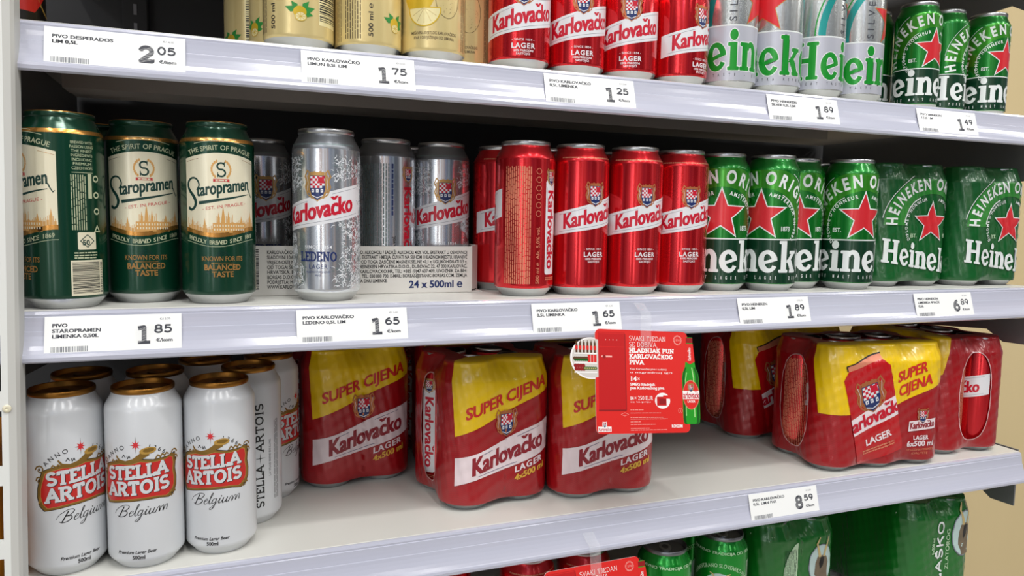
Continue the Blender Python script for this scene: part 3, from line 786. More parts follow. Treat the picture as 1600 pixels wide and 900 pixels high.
    # side of the can: small print, unit box, barcode
    for i, t in enumerate(['BREWED WITH', 'PASSION USING', 'THE FINEST', 'INGREDIENTS', 'INCLUDING', 'PREMIUM', 'CZECH HOPS']):
        a.text('s_text', t, 54, 141-i*3.6, 2.3, 2, .0, al='c', width=11+len(t)*.7)
    a.rect('s_text', 45, 116.6, 63, 117, 2)
    a.micro('s_text', 44, 68, 57, 115, 7, 2, True, .4, 3)
    a.rect('s_text', 58, 95, 61.5, 116, 2)
    for v in (112, 98, 84): a.ell('s_text', 66, v, 3, lv=2, n=18); a.ell('s_green', 66, v, 2, 1.6, 3, 10)
    a.poly('s_text', [(62.5, 66), (69.5, 66), (66, 72.5)], 2); a.poly('s_green', [(64.2, 67), (67.8, 67), (66, 70.4)], 3)
    a.rrect('s_cream', 48, 51, 64, 66, 1, 2); a.ring('s_ink', 56, 58.5, 6, 5.4, .7, lv=3, n=4); a.text('s_ink', '50', 54.8, 55, 4.4, 3, .03, al='c')
    a.micro('s_text', 45, 43.5, 65, 50, 3, 2, fill=.5)
    a.rect('s_cream', 42, 11.5, 71, 42, 2); a.bars('black', 43.2, 13.5, 67, 41, 26, 3, True)
    a.text('black', '8591012153508', 70.4, 13, 2.2, 3, .02, width=27, ang=90)
    return a
def_can('staro', [(9, 's_green'), (149.2, 's_gold'), (152.6, 's_green')], staro(), lid='s_green', rim='s_gold')

# the slab-serif lower-case word on the green cans: every letter in units of the x-height
def slab_word(a, m, t, x, y, xh, lv=2, sx=1., slope=0, wdt=None, tilt=0):
    adv = {'H': 1.46, 'e': 1.06, 'i': .6, 'n': 1.14, 'k': 1.2}
    tot = sum(adv[c] for c in t)*xh
    if wdt: sx = wdt/tot
    px = 0
    for c in t:
        def T(u, v, px=px, c=c):
            X, Y = (px+u)*xh*sx, v*xh
            return (x+X, y+Y+slope*X)
        a.xf.append(T)
        if c == 'H':
            for sx0 in (.1, .86):
                a.rect(m, sx0, 0, sx0+.36, 1.42, lv)
                for yy in (0, 1.28): a.rrect(m, sx0-.12, yy, sx0+.48, yy+.14, .05, lv)
            a.rect(m, .4, .64, .9, .82, lv)
        elif c == 'i':
            a.rect(m, .12, 0, .46, 1, lv); a.rrect(m, 0, 0, .57, .14, .05, lv); a.rrect(m, 0, .86, .46, 1, .05, lv); a.ell(m, .29, 1.27, .2, lv=lv)
        elif c in 'nk':
            H_ = 1 if c == 'n' else 1.45
            a.rect(m, .12, 0, .44, H_, lv); a.rrect(m, 0, 0, .54, .14, .05, lv); a.rrect(m, 0, H_-.14, .44, H_, .05, lv)
            if c == 'n':
                a.rect(m, .7, 0, 1.02, .6, lv); a.rrect(m, .6, 0, 1.12, .14, .05, lv)
                o = arc(.64, .58, .38, .46, 0, 150, 16); i_ = arc(.6, .56, .12, .27, 0, 150, 16)
                for j in range(16): a.raw(m, lv, [i_[j], o[j], o[j+1], i_[j+1]])
            else:
                a.poly(m, [(.42, .46), (.74, .86), (.64, .86), (.64, 1), (1.12, 1), (1.12, .86), (1.02, .86), (.66, .5)], lv)
                a.poly(m, [(.46, .58), (.74, .66), (1.06, .14), (1.17, .14), (1.17, 0), (.66, 0), (.66, .14), (.7, .14)], lv)
        else:
            R_ = math.radians(16)
            rr = lambda u, v: (.5+(u-.5)*cos(R_)-(v-.5)*sin(R_), .5+(u-.5)*sin(R_)+(v-.5)*cos(R_))
            a.xf.append(rr)
            o = arc(.5, .5, .5, .52, 0, 318, 30); i_ = arc(.52, .5, .2, .34, 0, 318, 30)
            for j in range(30): a.raw(m, lv, [i_[j], o[j], o[j+1], i_[j+1]])
            a.rect(m, .2, .42, .99, .56, lv)
            a.xf.pop()
        a.xf.pop()
        px += adv[c]
    return px*xh*sx

def hein(k=1., H=168.):
    """k: scale of the print across; heights follow the can"""
    a = Art(); q = lambda v: v*(H/168.); W = 104*k
    a.rect('h_dark', -W+.01, 10, W-.01, q(63.5), 1); a.rect('h_white', -W, q(63.5), W, q(65), 2)
    n = 40                                    # light arch
    o = arc(0, q(83), 74*k, q(70), 0, 180, n); i_ = arc(0, q(83), 47*k, q(44), 0, 180, n); top = q(149)
    o = [(u, min(v, top)) for u, v in o]
    for j in range(n): a.raw('h_light', 1, [i_[j], o[j], o[j+1], i_[j+1]])
    a.stroke('h_white', arc(0, q(83), 76*k, q(72), 8, 58, 14), .7*k, 2, joint=False); a.stroke('h_white', arc(0, q(83), 76*k, q(72), 122, 172, 14), .7*k, 2, joint=False)
    on = lambda r, rv, an: (0, q(82), r*k, q(rv), an)
    st = a.mark()
    a.text('h_white', 'HEINEKEN', 0, 0, 15*k, 3, .035, al='r', sx=.72, track=3.2*k, on=on(60, 50, -3.5)); a.text('h_white', 'ORIGINAL', 0, 0, 15*k, 3, .035, al='l', sx=.72, track=3.2*k, on=on(60, 50, 3.5))
    a.text('h_white', "DIPLOME D'HONNEUR", 0, 0, 4.6*k, 3, .02, al='r', track=1.1*k, sx=.85, on=on(44, 36, -12)); a.text('h_white', 'AMSTERDAM EN 1883', 0, 0, 4.6*k, 3, .02, al='l', track=1.1*k, sx=.85, on=on(44, 36, 12))
    a.ring('h_white', 0, q(82), 48*k, q(43), .8*k, 18, 58, 2, 14); a.ring('h_white', 0, q(82), 48*k, q(43), .8*k, 122, 162, 2, 14)
    a.stroke('h_white', [(48*k*cos(math.radians(18)), q(82+43*sin(math.radians(18)))), (47*k, q(72))], .8*k, 2); a.stroke('h_white', [(-48*k*cos(math.radians(18)), q(82+43*sin(math.radians(18)))), (-47*k, q(72))], .8*k, 2)
    a.star('h_white', 0, q(93.5), 34*k, 4); a.star('h_star', 0, q(93.5), 30.2*k, 5)
    a.text('h_white', 'EST.', -33*k, q(74.5), 5*k, 3, .02, al='c', sx=.9); a.text('h_white', '1873', 31*k, q(74.5), 5.6*k, 3, .02, al='c', sx=.8)
    slab_word(a, 'h_white', 'Heineken', -98.6*k, q(23.5), q(27), 3, wdt=202*k)
    for i, t in enumerate('100% PURE MALT LAGER  QUALITY  '): a.text('h_white', t, -96*k+i*6.2*k, q(15), 4*k, 2, .02, al='c', sx=.5)
    # back: small print and units
    a.micro('h_white', 62*k, q(70), 78*k, q(140), 7, 2, True, .4, 4)
    return a
def_can('hein', [(9, 'h_green'), (148.5, 'h_neck')], hein())
sl_ = hein(29/33.1, 146.)
sl_.rect('l_pale', 64*29/33.1, 72, 82*29/33.1, 122, 4); sl_.micro('h_green', 65*29/33.1, 73, 81*29/33.1, 121, 7, 5, True, .3, 5)
def_can('hein_slim', [(9, 'h_green'), (126, 'h_neck')], sl_, size=SLIM)

def hein_silver():
    a = Art()
    a.rect('hs_lilac', -103.9, 10, 103.9, 72, 1); a.rect('h_white', -103.9, 72, 103.9, 73.6, 2)
    st = a.mark(); slab_word(a, 'hs_green', 'Heineken', -102, 21.5, 32, 4, wdt=204); a.outline(st, 'h_white', 1.0, 3)
    for i, t in enumerate('GREAT TASTE - EXTRA REFRESHING  '): a.text('ink', t, -96+i*6.2, 15, 3.2, 2, .02, al='c', sx=.6)
    for sg in (-1, 1):
        a.stroke('hs_teal', arc(0, 74, 68, 80, 0, 85, 22) if sg > 0 else arc(0, 74, 68, 80, 180, 95, 22), 9, 2, 7)
        a.stroke('hs_green', arc(0, 74, 76, 88, 0, 60, 16) if sg > 0 else arc(0, 74, 76, 88, 180, 120, 16), 1.6, 2, 1.6)
    a.star('k_gold', 0, 104, 37, 4); a.star('h_star', 0, 104, 34.5, 5)
    a.text('ink', 'SILVER', -34, 77, 8.5, 3, .0, width=58, track=4, ang=90)
    a.rrect('hs_silver', 76, 76, 92, 142, 1, 3); a.micro('ink', 77, 78, 91, 140, 7, 4, True, .4, 5)
    return a
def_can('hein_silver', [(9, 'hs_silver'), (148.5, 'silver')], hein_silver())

def lemon_sprig(a, cx, cy, k, lv=3):
    for an, L in ((20, 1.2), (52, 1.1), (160, 1.15), (128, 1.0), (-8, 1.0)):
        t = math.radians(an); ux, uy = cos(t), sin(t); l = 9*k*L
        a.poly('r_leaf', [(cx+ux*3*k, cy+uy*3*k), (cx+ux*l*.65-uy*2.4*k, cy+uy*l*.65+ux*2.4*k), (cx+ux*l*1.15, cy+uy*l*1.15), (cx+ux*l*.65+uy*2.4*k, cy+uy*l*.65-ux*2.4*k)], lv)
    a.ell('r_yellow', cx, cy+.5*k, 5*k, 4.4*k, lv+1); a.ell('r_pale', cx+.6*k, cy-3*k, 4.4*k, 3.6*k, lv+2); a.ring('r_yellow', cx+.6*k, cy-3*k, 4.2*k, 3.4*k, .5*k, lv=lv+3)
    for i in range(8): a.stroke('r_yellow', [(cx+.6*k, cy-3*k), (cx+.6*k+3.8*k*cos(i*pi/4), cy-3*k+3*k*sin(i*pi/4))], .35*k, lv+3)
def radler():
    a = Art()
    # u = 0: big lemon with cut slice; right of it the line-drawn slice; back: small sprig, print, barcode
    a.ell('r_yellow', -8, 66, 17, 21, 2); a.poly('r_pale', arc(-2, 50, 17, 18, 180, 360, 20), 3); a.stroke('r_yellow', arc(-2, 50, 16.5, 17.5, 180, 360, 20), 1.2, 4, joint=False)
    a.rect('r_yellow', -19, 49.6, 15, 50.6, 4)
    for i in range(1, 6): a.stroke('r_cream', [(-2, 50), (-2+14*cos(pi+i*pi/6), 50+15*sin(pi+i*pi/6))], .7, 4)
    a.ring('r_ink', 22, 62, 13, 21, .45, lv=2)
    rnd = random.Random(3)
    for i in range(60): x, y = rnd.uniform(-10, 10), rnd.uniform(-17, 17); a.ell('r_ink', 22+x, 62+y, .25, lv=2, n=6)
    a.poly('r_leaf', [(18, 84), (24, 90), (33, 88), (26, 82)], 3); a.poly('r_leaf', [(16, 84), (10, 92), (0, 92), (8, 84)], 3)
    a.text('r_ink', 'MJEŠAVINA SVJETLOG KARLOVAČKOG', 8, 24.5, 2.8, 2, .01, al='c', width=48); a.text('r_ink', 'PIVA I OSVJEŽENJA OD LIMUNA', 8, 20.0, 2.8, 2, .01, al='c', width=42)
    a.micro('r_ink', 40, 12, 48, 140, 4, 1, True, .3, 7)
    coat(a, 0, 124, 24, 3)
    # back
    lemon_sprig(a, 104, 31, 1.2, 2)
    a.rect('r_pale', 122, 22, 148, 118, 1); a.bars('black', 123, 26, 147, 116, 46, 2, True)
    a.text('black', '500 ml ℮ - Alk. 2,0% vol.', 80, 16, 4.4, 2, .01, width=86, ang=90)
    a.micro('r_ink', 52, 14, 70, 140, 7, 1, True, .35, 8)
    a.ring('r_ink', 88, 76, 3.2, 3.2, 1, lv=2, n=16); a.ell('r_ink', 88, 76, 1.6, lv=2, n=10)
    return a
def_can('radler', [(9, 'r_cream'), (148.5, 'r_cream')], radler())

def stella():
    a = Art(); SL = .07
    a.xf.append(lambda u, v: (u, v+SL*u))
    # gilt cartouche, red field
    out = [(-34, 92), (-35.5, 86), (-36, 78), (-34, 70), (-30, 65.5), (-22, 66), (-10, 67), (4, 67), (18, 66), (27, 63.6), (33, 66), (36, 72), (36.5, 80), (35, 88), (36, 95), (35, 102), (31, 103.5), (27, 102), (14, 102.5), (4, 105), (-6, 103), (-16, 104.5), (-26, 103), (-31, 101)]
    a.poly('st_gold', out, 1)
    a.poly('st_red', [(x*.915, 84.5+(y-84.5)*.88) for x, y in out], 3); a.poly('st_gold2', [(x*.93, 84.5+(y-84.5)*.9) for x, y in out], 2); a.poly('black', [(x*1.02, 84.5+(y-84.5)*1.03) for x, y in out], 0)
    for cx, cy, s_ in ((34, 103, 1), (36, 97, .7), (-33, 103, -1), (31, 66, 1), (-34, 93, -.7)):
        a.stroke('st_gold', [(cx+s_*4.2*(1-t/14)*cos(t*.75), cy+4.2*(1-t/14)*sin(t*.75)) for t in range(12)], 1.3, 3, .5)
        a.ell('black', cx, cy, .8, lv=4, n=8)
    for i in range(20): a.stroke('st_gold2', [(-36+i*.35, 72+i*1.3), (-31+i*.3, 76+i*1.2)], .5, 2)
    # horn over the top edge
    a.stroke('st_gold', [(-18, 110), (-15, 105.5), (-9, 103.4), (-2, 104.5), (4, 107.5), (9, 111)], [1.2, 2, 2.8, 3.8, 5.4, 8], 4); a.ell('st_gold2', 10, 112, 7, 3.2, 5); a.ell('st_gold', 10.6, 112.4, 4.8, 1.8, 6)
    for x in (-24, -20, 16, 20, 24): a.stroke('st_gold', [(x, 103), (x+2, 106), (x+4.5, 104)], 1.2, 3)
    for i, t in enumerate('❧'): pass
    a.stroke('black', [(-12, 108), (-10.5, 110.5), (-9, 108)], .6, 4); a.stroke('black', [(-7.6, 109.6), (-7, 106.8), (-5.6, 109.4), (-4.8, 107)], .6, 4)
    # words
    for m, d, lv in (('black', .7, 4), ('st_white', 0, 5)):
        a.slab(m, 'STELLA', d, 87.2-d*.8, 13.2, .21, lv, width=55, al='c', serif=.85); a.slab(m, 'ARTOIS', d, 72.2-d*.8, 13.6, .21, lv, width=57, al='c', serif=.85)
    a.xf.pop()
    a.text('black', 'ANNO', 0, 0, 4, 2, .0, al='r', track=1.4, on=(0, 90, 32, 26, -17)); a.text('black', '1366', 0, 0, 4, 2, .0, al='l', track=1.6, on=(0, 90, 32, 26, 17))
    a.star('black', 0, 118.5, 8.5, 2, .09, .6, 4); a.star('h_star', 0, 118.5, 4.6, 3, .42, .9, 8)
    # script
    def scr(pts, w_):
        q, w2 = smooth([(x*.92-18.5+y*.32, 52+y+x*.05) for x, y in pts], w_ if isinstance(w_, list) else [w_]*len(pts), 4); a.stroke('black', q, w2, 2)
    scr([(2, 0), (4.5, 9.5)], 1.0); scr([(-4, 3), (-2.5, 7), (3, 10.5), (8, 10.6), (9.6, 8.6), (7.5, 6), (4, 5.2), (8.4, 4.6), (9.4, 2.4), (7, .2), (2.5, -.4), (-.4, .8)], [.3, .4, .5, .5, .8, .6, .4, .6, .9, .7, .5, .5])
    x0 = 12
    scr([(x0, 2.6), (x0+2.6, 3.6), (x0+2.4, 5), (x0+.8, 4.6), (x0-.2, 2), (x0+1, 0), (x0+3.4, 1)], [.3, .4, .5, .5, .8, .5, .3])
    scr([(x0+3.4, 1), (x0+5.6, 6), (x0+6.6, 10.2), (x0+5.4, 9.6), (x0+5, 2), (x0+6, 0), (x0+7.6, 1.2)], [.3, .4, .5, .6, .9, .5, .3])
    scr([(x0+11.4, 4.4), (x0+9, 5), (x0+7.8, 2.4), (x0+8.8, .1), (x0+11, 2), (x0+11.6, 5), (x0+11, -3), (x0+8.6, -5.6), (x0+7.4, -4.4), (x0+12, 0), (x0+13.6, 2)], [.4, .5, .8, .5, .4, .5, .9, .5, .4, .3, .3])
    scr([(x0+13.6, 2), (x0+15, 5), (x0+14.6, 1), (x0+15.6, 0), (x0+17, 1.4)], [.3, .5, .9, .5, .3]); a.ell('black', x0*.92+15*.92-18.5+2.6, 52+8.2, .6, lv=2, n=8)
    scr([(x0+17, 1.4), (x0+18.4, 5), (x0+18, 1), (x0+19.2, 0), (x0+21, 2), (x0+22, 5), (x0+21.6, 1), (x0+22.8, 0), (x0+24, 1.4)], [.3, .5, .9, .5, .4, .5, .9, .5, .3])
    for d in (0, 3.8, 7.6): scr([(x0+24+d, .2), (x0+25+d, 4), (x0+26.4+d, 5), (x0+27.2+d, 4), (x0+27.4+d, 0)], [.8, .5, .4, .6, .9])
    a.text('black', 'Premium Lager Beer', -2, 17, 3.0, 2, .02, al='c', width=34, skew=.25); a.text('black', '500ml', 0, 11.8, 3.4, 2, .03, al='c', width=11)
    # back: the name running up the side, small print
    a.slab('black', 'STELLA', 84, 20, 9, .17, 2, width=46, ang=90); a.slab('black', 'ARTOIS', 84, 80, 9, .17, 2, width=52, ang=90); a.star('black', 80, 73, 6, 2, .1, 1, 4)
    a.text('ink', 'LA VRAIE BIERE DE LUXE', 92, 52, 2.3, 2, .0, width=40, ang=90); a.micro('black', 97, 26, 104, 112, 3, 2, True, .3, 3)
    return a
def_can('stella', [(9, 'st_white'), (148.5, 'st_white')], stella(), lid='gold_lid', tab='gold_lid', base='st_white')

def lasko():
    a = Art()
    a.text('l_pale', 'NARAVNO TRADICIJA OD 1825', 0, 148.6, 3, 2, .02, al='c', width=90)
    a.text('l_pale', 'GARANTIRANO SLOVENSKO PIVO', 0, 0, 5, 2, .01, al='c', width=84, on=(0, 96, 40, 36, 0))
    a.ell('l_oval', 0, 94, 25, 30, 2)
    a.poly('goat', [(-9, 100), (-3, 108), (6, 108), (11, 100), (8, 86), (4, 70), (-4, 70), (-7, 86)], 3)
    for sg in (-1, 1): a.stroke('horn', [(sg*3, 107), (sg*6, 116), (sg*9, 122), (sg*13, 124)], 3.4, 4, 1.2)
    a.rect('l_pale', 40, 60, 58, 136, 2); a.micro('h_dark', 41, 61, 57, 135, 8, 3, True, .35, 4)
    a.slab('l_pale', 'LAŠKO', 0, 30, 22, .2, 3, width=76, al='c')
    return a
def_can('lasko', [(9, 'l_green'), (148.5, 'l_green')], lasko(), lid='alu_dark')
def desp():
    a = Art()
    for sg in (-1, 1): a.stroke('st_gold2', arc(sg*38, 66, 26, 40, 20, 340, 24), 2, 2)
    a.poly('st_red', [(-30, 40), (-12, 26), (14, 26), (30, 44), (20, 52), (0, 40), (-20, 54)], 2); a.stroke('st_gold2', [(40, 14), (43, 60), (40, 130)], 3, 2, 1)
    a.micro('st_gold', 48, 16, 62, 120, 5, 2, True, .4, 4)
    a.ell('st_gold2', 0, 84, 20, 22, 2); a.ell('d_black', 0, 84, 17, 19, 3)
    return a
def_can('desp', [(9, 'd_black'), (148.5, 'd_black')], desp())
# ------------------------------------------------------------------ the cans on the shelves
can('beer_can', 'desp', 40, 110, 1, 20, 'black can with a red flash and gold line beside the white upright, upper shelf', group='cans on the upper shelf')
can('beer_can', 'radler', 288, 105, 1, 124, 'cream can with a leaf sprig peeking out behind the barcoded cream can', group='cans on the upper shelf')
can('beer_can', 'radler', 264, 173, 1, 130, 'cream can furthest back at the left end of the cream cans, in shade', group='cans on the upper shelf')
can('beer_can', 'radler', 298, 38, 1, -178, 'cream can with a small lemon sprig and a barcode strip', group='cans on the upper shelf')
can('beer_can', 'radler', 365, 39, 1, -130, 'cream can turned to its vertical small print', group='cans on the upper shelf')
can('beer_can', 'radler', 431.5, 38, 1, -12, 'cream can with a big lemon and a half slice, third of the front cream cans', group='cans on the upper shelf')
can('beer_can', 'radler', 480, 85, 1, -30, 'cream can set back beside the first red can', group='cans on the upper shelf')
can('beer_can', 'karl_small', 525, 34, 1, 8, 'red can next to the cream cans, first of the upper reds', group='cans on the upper shelf')
can('beer_can', 'karl_small', 593, 38, 1, 15, 'red can second of the upper reds, above the faded price tag', group='cans on the upper shelf')
can('beer_can', 'karl_small', 660, 39, 1, 6, 'red can third of the upper reds, full white band facing out', group='cans on the upper shelf')
can('beer_can', 'karl_small', 727, 37, 1, 50, 'red can fourth of the upper reds, standing beside the silver cans', group='cans on the upper shelf')
can('beer_can', 'karl_small', 560, 108, 1, 90, 'red can in the gap behind the first two upper reds', group='cans on the upper shelf')
can('beer_can', 'hein_silver', 798.5, 40, 1, 74, 'silver can with green letters, first beside the upper red cans', group='cans on the upper shelf')
can('beer_can', 'hein_silver', 865, 39, 1, -25, 'silver can with green letters, second from the red cans', group='cans on the upper shelf')
can('beer_can', 'hein_silver', 931.4, 38, 1, 127, 'silver can with green capital H turned forward', group='cans on the upper shelf')
can('beer_can', 'hein_silver', 997.8, 40, 1, 95, 'silver can with green letters beside the small green cans', group='cans on the upper shelf')
can('beer_can', 'hein_slim', 1106, 119, 1, -120, 'small slim green can showing barcode side behind the last silver can', group='cans on the upper shelf')
can('beer_can', 'hein_slim', 1125, 58, 1, 48, 'small slim green can, left one showing half a red star', group='cans on the upper shelf')
can('beer_can', 'hein_slim', 1192, 70, 1, 132, 'small slim green can set back between the two with red stars', group='cans on the upper shelf')
can('beer_can', 'hein_slim', 1258, 57, 1, 58, 'small slim green can at the right end beside the beige wall', group='cans on the upper shelf')


# middle shelf
g2 = 'cans on the middle shelf'
can('beer_can', 'staro', 95.5, 30, 2, -66, 'dark green can turned to its barcode, beside the white upright', group=g2)
can('beer_can', 'staro', 156, 66, 2, 2, 'dark green can with cream panel, between two others of its kind', group=g2)
can('beer_can', 'staro', 222.7, 41, 2, 5, 'dark green can with cream panel, beside the silver cans', group=g2)
can('beer_can', 'staro', 112, 119, 2, 40, 'dark green can in shadow behind the barcode one', group=g2)
can('beer_can', 'karl_silver', 324, 42, 2, -15, 'silver can with white diagonal band standing in front of the cardboard tray', group=g2)
can('beer_can', 'karl_silver', 269, 195, 2, 8, 'silver can in deep shade, leftmost in the cardboard tray', group=g2, z=1.2)
can('beer_can', 'karl_silver', 399, 116, 2, -147, 'silver can in the tray turned to its upright red lettering', group=g2, z=1.2)
can('beer_can', 'karl_silver', 466, 126, 2, 9, 'silver can in the right corner of the cardboard tray', group=g2, z=1.2)
can('beer_can', 'karl_silver', 452, 200, 2, 60, 'silver can at the back of the tray between the two front ones', group=g2, z=1.2)
can('beer_can', 'karl_red', 539.9, 44.8, 2, -135, 'red can turned to its orange small print, first of the middle reds', group=g2)
can('beer_can', 'karl_red', 607, 44.4, 2, 32, 'red can with diagonal white band, second of the middle reds', group=g2)
can('beer_can', 'karl_red', 675.6, 41, 2, 27, 'red can with diagonal white band, third of the middle reds', group=g2)
can('beer_can', 'karl_red', 742.5, 46, 2, 24, 'red can with diagonal white band, beside the green cans', group=g2)
can('beer_can', 'karl_red', 537, 115, 2, 30, 'red can half hidden between the tray and the first middle red can', group=g2)
can('beer_can', 'karl_red', 572, 178, 2, 40, 'red can only a sliver of which shows far behind the tray corner', group=g2)
can('beer_can', 'karl_red', 604.5, 112, 2, 200, 'red can with upright white panel in the gap behind the first two middle reds', group=g2)
can('beer_can', 'karl_red', 690, 108, 2, 30, 'red can behind the third middle red can', group=g2)
can('beer_can', 'hein', 809, 54, 2, 0, 'green can with a red star, first beside the middle red cans', group=g2)
can('beer_can', 'hein', 874, 40, 2, -21, 'green can with a red star, second from the red cans', group=g2)
can('beer_can', 'hein', 936, 63.5, 2, 2, 'green can with a red star, set back third from the red cans', group=g2)
can('beer_can', 'hein', 999, 36, 2, 33, 'green can with a red star, beside the wrapped green pack', group=g2)
can('beer_can', 'hein', 1014, 107, 2, 70, 'green can behind the one beside the wrapped pack, edge of a star showing', group=g2)

# cardboard tray under the silver cans
t = bpy.data.objects.new('cardboard_tray', None); COL.objects.link(t); t.location = (0, 0, 0)
tag(t, 'low white cardboard tray printed with small text under the silver cans', 'tray')
X0, X1, Y0, Y1, HT = 225, 503, 78, 262, 52
mb = MB(); mb.box(X0, X1, Y0+1, Y1, .2, 1.1, 'card_tray'); link('tray_floor', mb.mesh('tray_floor'), t)
mb = MB(); mb.box(X0, X1-13, Y0, Y0+1.6, .2, HT, 'card_tray', .4)
a = Art()
L1 = ['KARLOVAČKO LEDENO - SVIJETLO PIVO. PASTERIZIRANO. ALKOHOL: / SADRŽI ALKOHOL: 4,0% VOL. EKSTRAKT U OSNOVNOJ', 'SLADOVINI 10,6%. SASTOJCI: VODA, JEČMENI SLAD, HMELJ, EKSTRAKT HMELJA. ČUVATI NA SUHOM I HLADNOM MJESTU. HRANJIVE', 'VRIJEDNOSTI NA 100 ml: ENERGIJA 150 kJ, MASTI 0,05 g, OD TOGA ZASIĆENE MASNE KISELINE <0,1 g, UGLJIKOHIDRATI 3,5 g,', 'OD TOGA: ŠEĆERI 0,5 g. SOL <0,01 g. PROIZVODI: HEINEKEN HRVATSKA D.O.O., DUBOVAC 22, 47 000 KARLOVAC,', 'HRVATSKA. BESPLATNI TELEFON: POTROSAC@KARLOVACKO.HR, TEL: +385 (0)47 607 409. UVOZNIK ZA BIH:', 'BOREAS D.O.O., POSLOVNI CENTAR, KREŠEVO, BIHA, TEL: 030 800 700, E-MAIL: BOREAS@STANIC-BOREAS.COM. ZEMLJA', 'PODRIJETLA: HRVATSKA. UPOTRIJEBITI DO: OTISNUT NA DNU LIMENKE.', 'WWW.KARLOVACKO.HR']
for i, t_ in enumerate(L1):
    a.text('black', t_, 43, 43.5-i*5.15, 3.6, 1, .02, width=216 if i < 6 else (125 if i == 6 else 44))
a.text('k_navy', '24 x 500ml ℮', 192, 6.2, 7.6, 2, .03, width=62); a.bars('black', 29, 7, 35, 49, 30, 1, True)
wrap(mb, a, flat((X0, Y0, 0), (1, 0, 0), (0, 0, 1)))
link('front_panel', mb.mesh('front_panel'), t)
mb = MB(); mb.box(X1-1.6, X1, Y0+20, Y1, .2, HT+1, 'card_tray', .4); link('side_panel', mb.mesh('side_panel'), t)
mb = MB(); mb.box(X0, X0+1.6, Y0+1.6, Y1, .2, HT, 'card_tray', .4); link('side_panel', mb.mesh('side_panel'), t)
mb = MB(); c4 = [(X1-13, Y0), (X1, Y0+20), (X1-1.6, Y0+20), (X1-14, Y0+1.6)]
for i in range(4): p, q = c4[i], c4[(i+1) % 4]; mb.face([(*p, 3), (*q, 3), (*q, HT+1), (*p, HT+1)], 'card_tray')
mb.face([(*p, HT+1) for p in c4], 'card_tray'); mb.face([(*p, 3) for p in c4][::-1], 'card_tray'); link('corner_panel', mb.mesh('corner_panel'), t)

# lower shelf, white cans
g3 = 'cans on the lower shelf'
can('beer_can', 'stella', 86.6, 43, 3, 22, 'white can with red and gold label, first beside the white upright', group=g3)
can('beer_can', 'stella', 153.9, 35.7, 3, -13, 'white can with red and gold label, second from the upright, middle of the front three', group=g3)
can('beer_can', 'stella', 220.2, 44, 3, -15, 'white can with red and gold label, third from the upright', group=g3)
can('beer_can', 'stella', 249, 105, 3, -120, 'white can turned to its upright black lettering behind the third front can', group=g3)
can('beer_can', 'stella', 273, 170, 3, 62, 'white can at the back with half its red label beside the red multipack', group=g3)
can('beer_can', 'stella', 92, 112, 3, 60, 'white can in shade behind the one beside the upright', group=g3)
can('beer_can', 'stella', 159, 106, 3, 60, 'white can in shade behind the second front white can', group=g3)
can('beer_can', 'stella', 205, 160, 3, 60, 'white can in deep shade, only its gold rim showing behind the third front can', group=g3)

# ------------------------------------------------------------------ shrink-wrapped packs
PR = 33.5
def pack_map(m, n):
    Lx, Ly, q = 2*PR*(m-1), 2*PR*(n-1), pi*PR/2
    segs = [('s', Lx/2, (0, -Ly/2), (1, 0)), ('a', q, (Lx/2, -Ly/2), 0), ('s', Ly, (Lx/2, -Ly/2), (0, 1)), ('a', q, (Lx/2, Ly/2), 1), ('s', Lx, (Lx/2, Ly/2), (-1, 0)), ('a', q, (-Lx/2, Ly/2), 2), ('s', Ly, (-Lx/2, Ly/2), (0, -1)), ('a', q, (-Lx/2, -Ly/2), 3), ('s', Lx/2+1e-3, (-Lx/2, -Ly/2), (1, 0))]
    per = 2*(Lx+Ly)+4*q
    def P(s, v):
        s0 = s % per
        d = 2.0; dl = 0; z = v
        if v < 34: d += ((34-v)/34)**2*9
        if v > 140: d += min(1, (v-140)/26)**1.4*11
        if v > 170: d *= max(0, 1-(v-170)/20)
        if v < 12: dl = ((12-v)/12)**2*5
        if v > 147: dl = min(v-147, 17.5)*.34
        if v > 168.6: dl += (v-168.6)*1.25; z = 168.6+.8*(1-math.exp(-(v-168.6)/3))
        k = s0
        for ty, L, o, dd in segs:
            if k <= L+1e-9: break
            k -= L
        if ty == 's':
            full = L if abs(L-Lx/2) > .01 or m == 1 else Lx
            if o == (0, -Ly/2): x = k+Lx/2
            else: x = k
            nx, ny = dd[1], -dd[0]; t = x/(2*PR); dp = d*sin(pi*t)**2
            px, py = o[0]+dd[0]*k+nx*PR, o[1]+dd[1]*k+ny*PR
        else:
            an = -pi/2+dd*pi/2+k/PR; nx, ny = cos(an), sin(an); dp = 0; px, py = o[0]+PR*nx, o[1]+PR*ny
        wr = .22*sin(s0*.55+v*.13)+.18*sin(s0*.23-v*.41) if v > 12 else 0
        h = -dp-dl+wr
        return Vector((px+nx*h, py+ny*h, z))
    def fn(u, v, h):
        p = P(u, v); e = .4
        a, b = P(u+e, v)-P(u-e, v), P(u, v+e)-P(u, v-e)
        nn = a.cross(b).normalized()
        return tuple(p+nn*h), tuple(nn)
    return fn, per
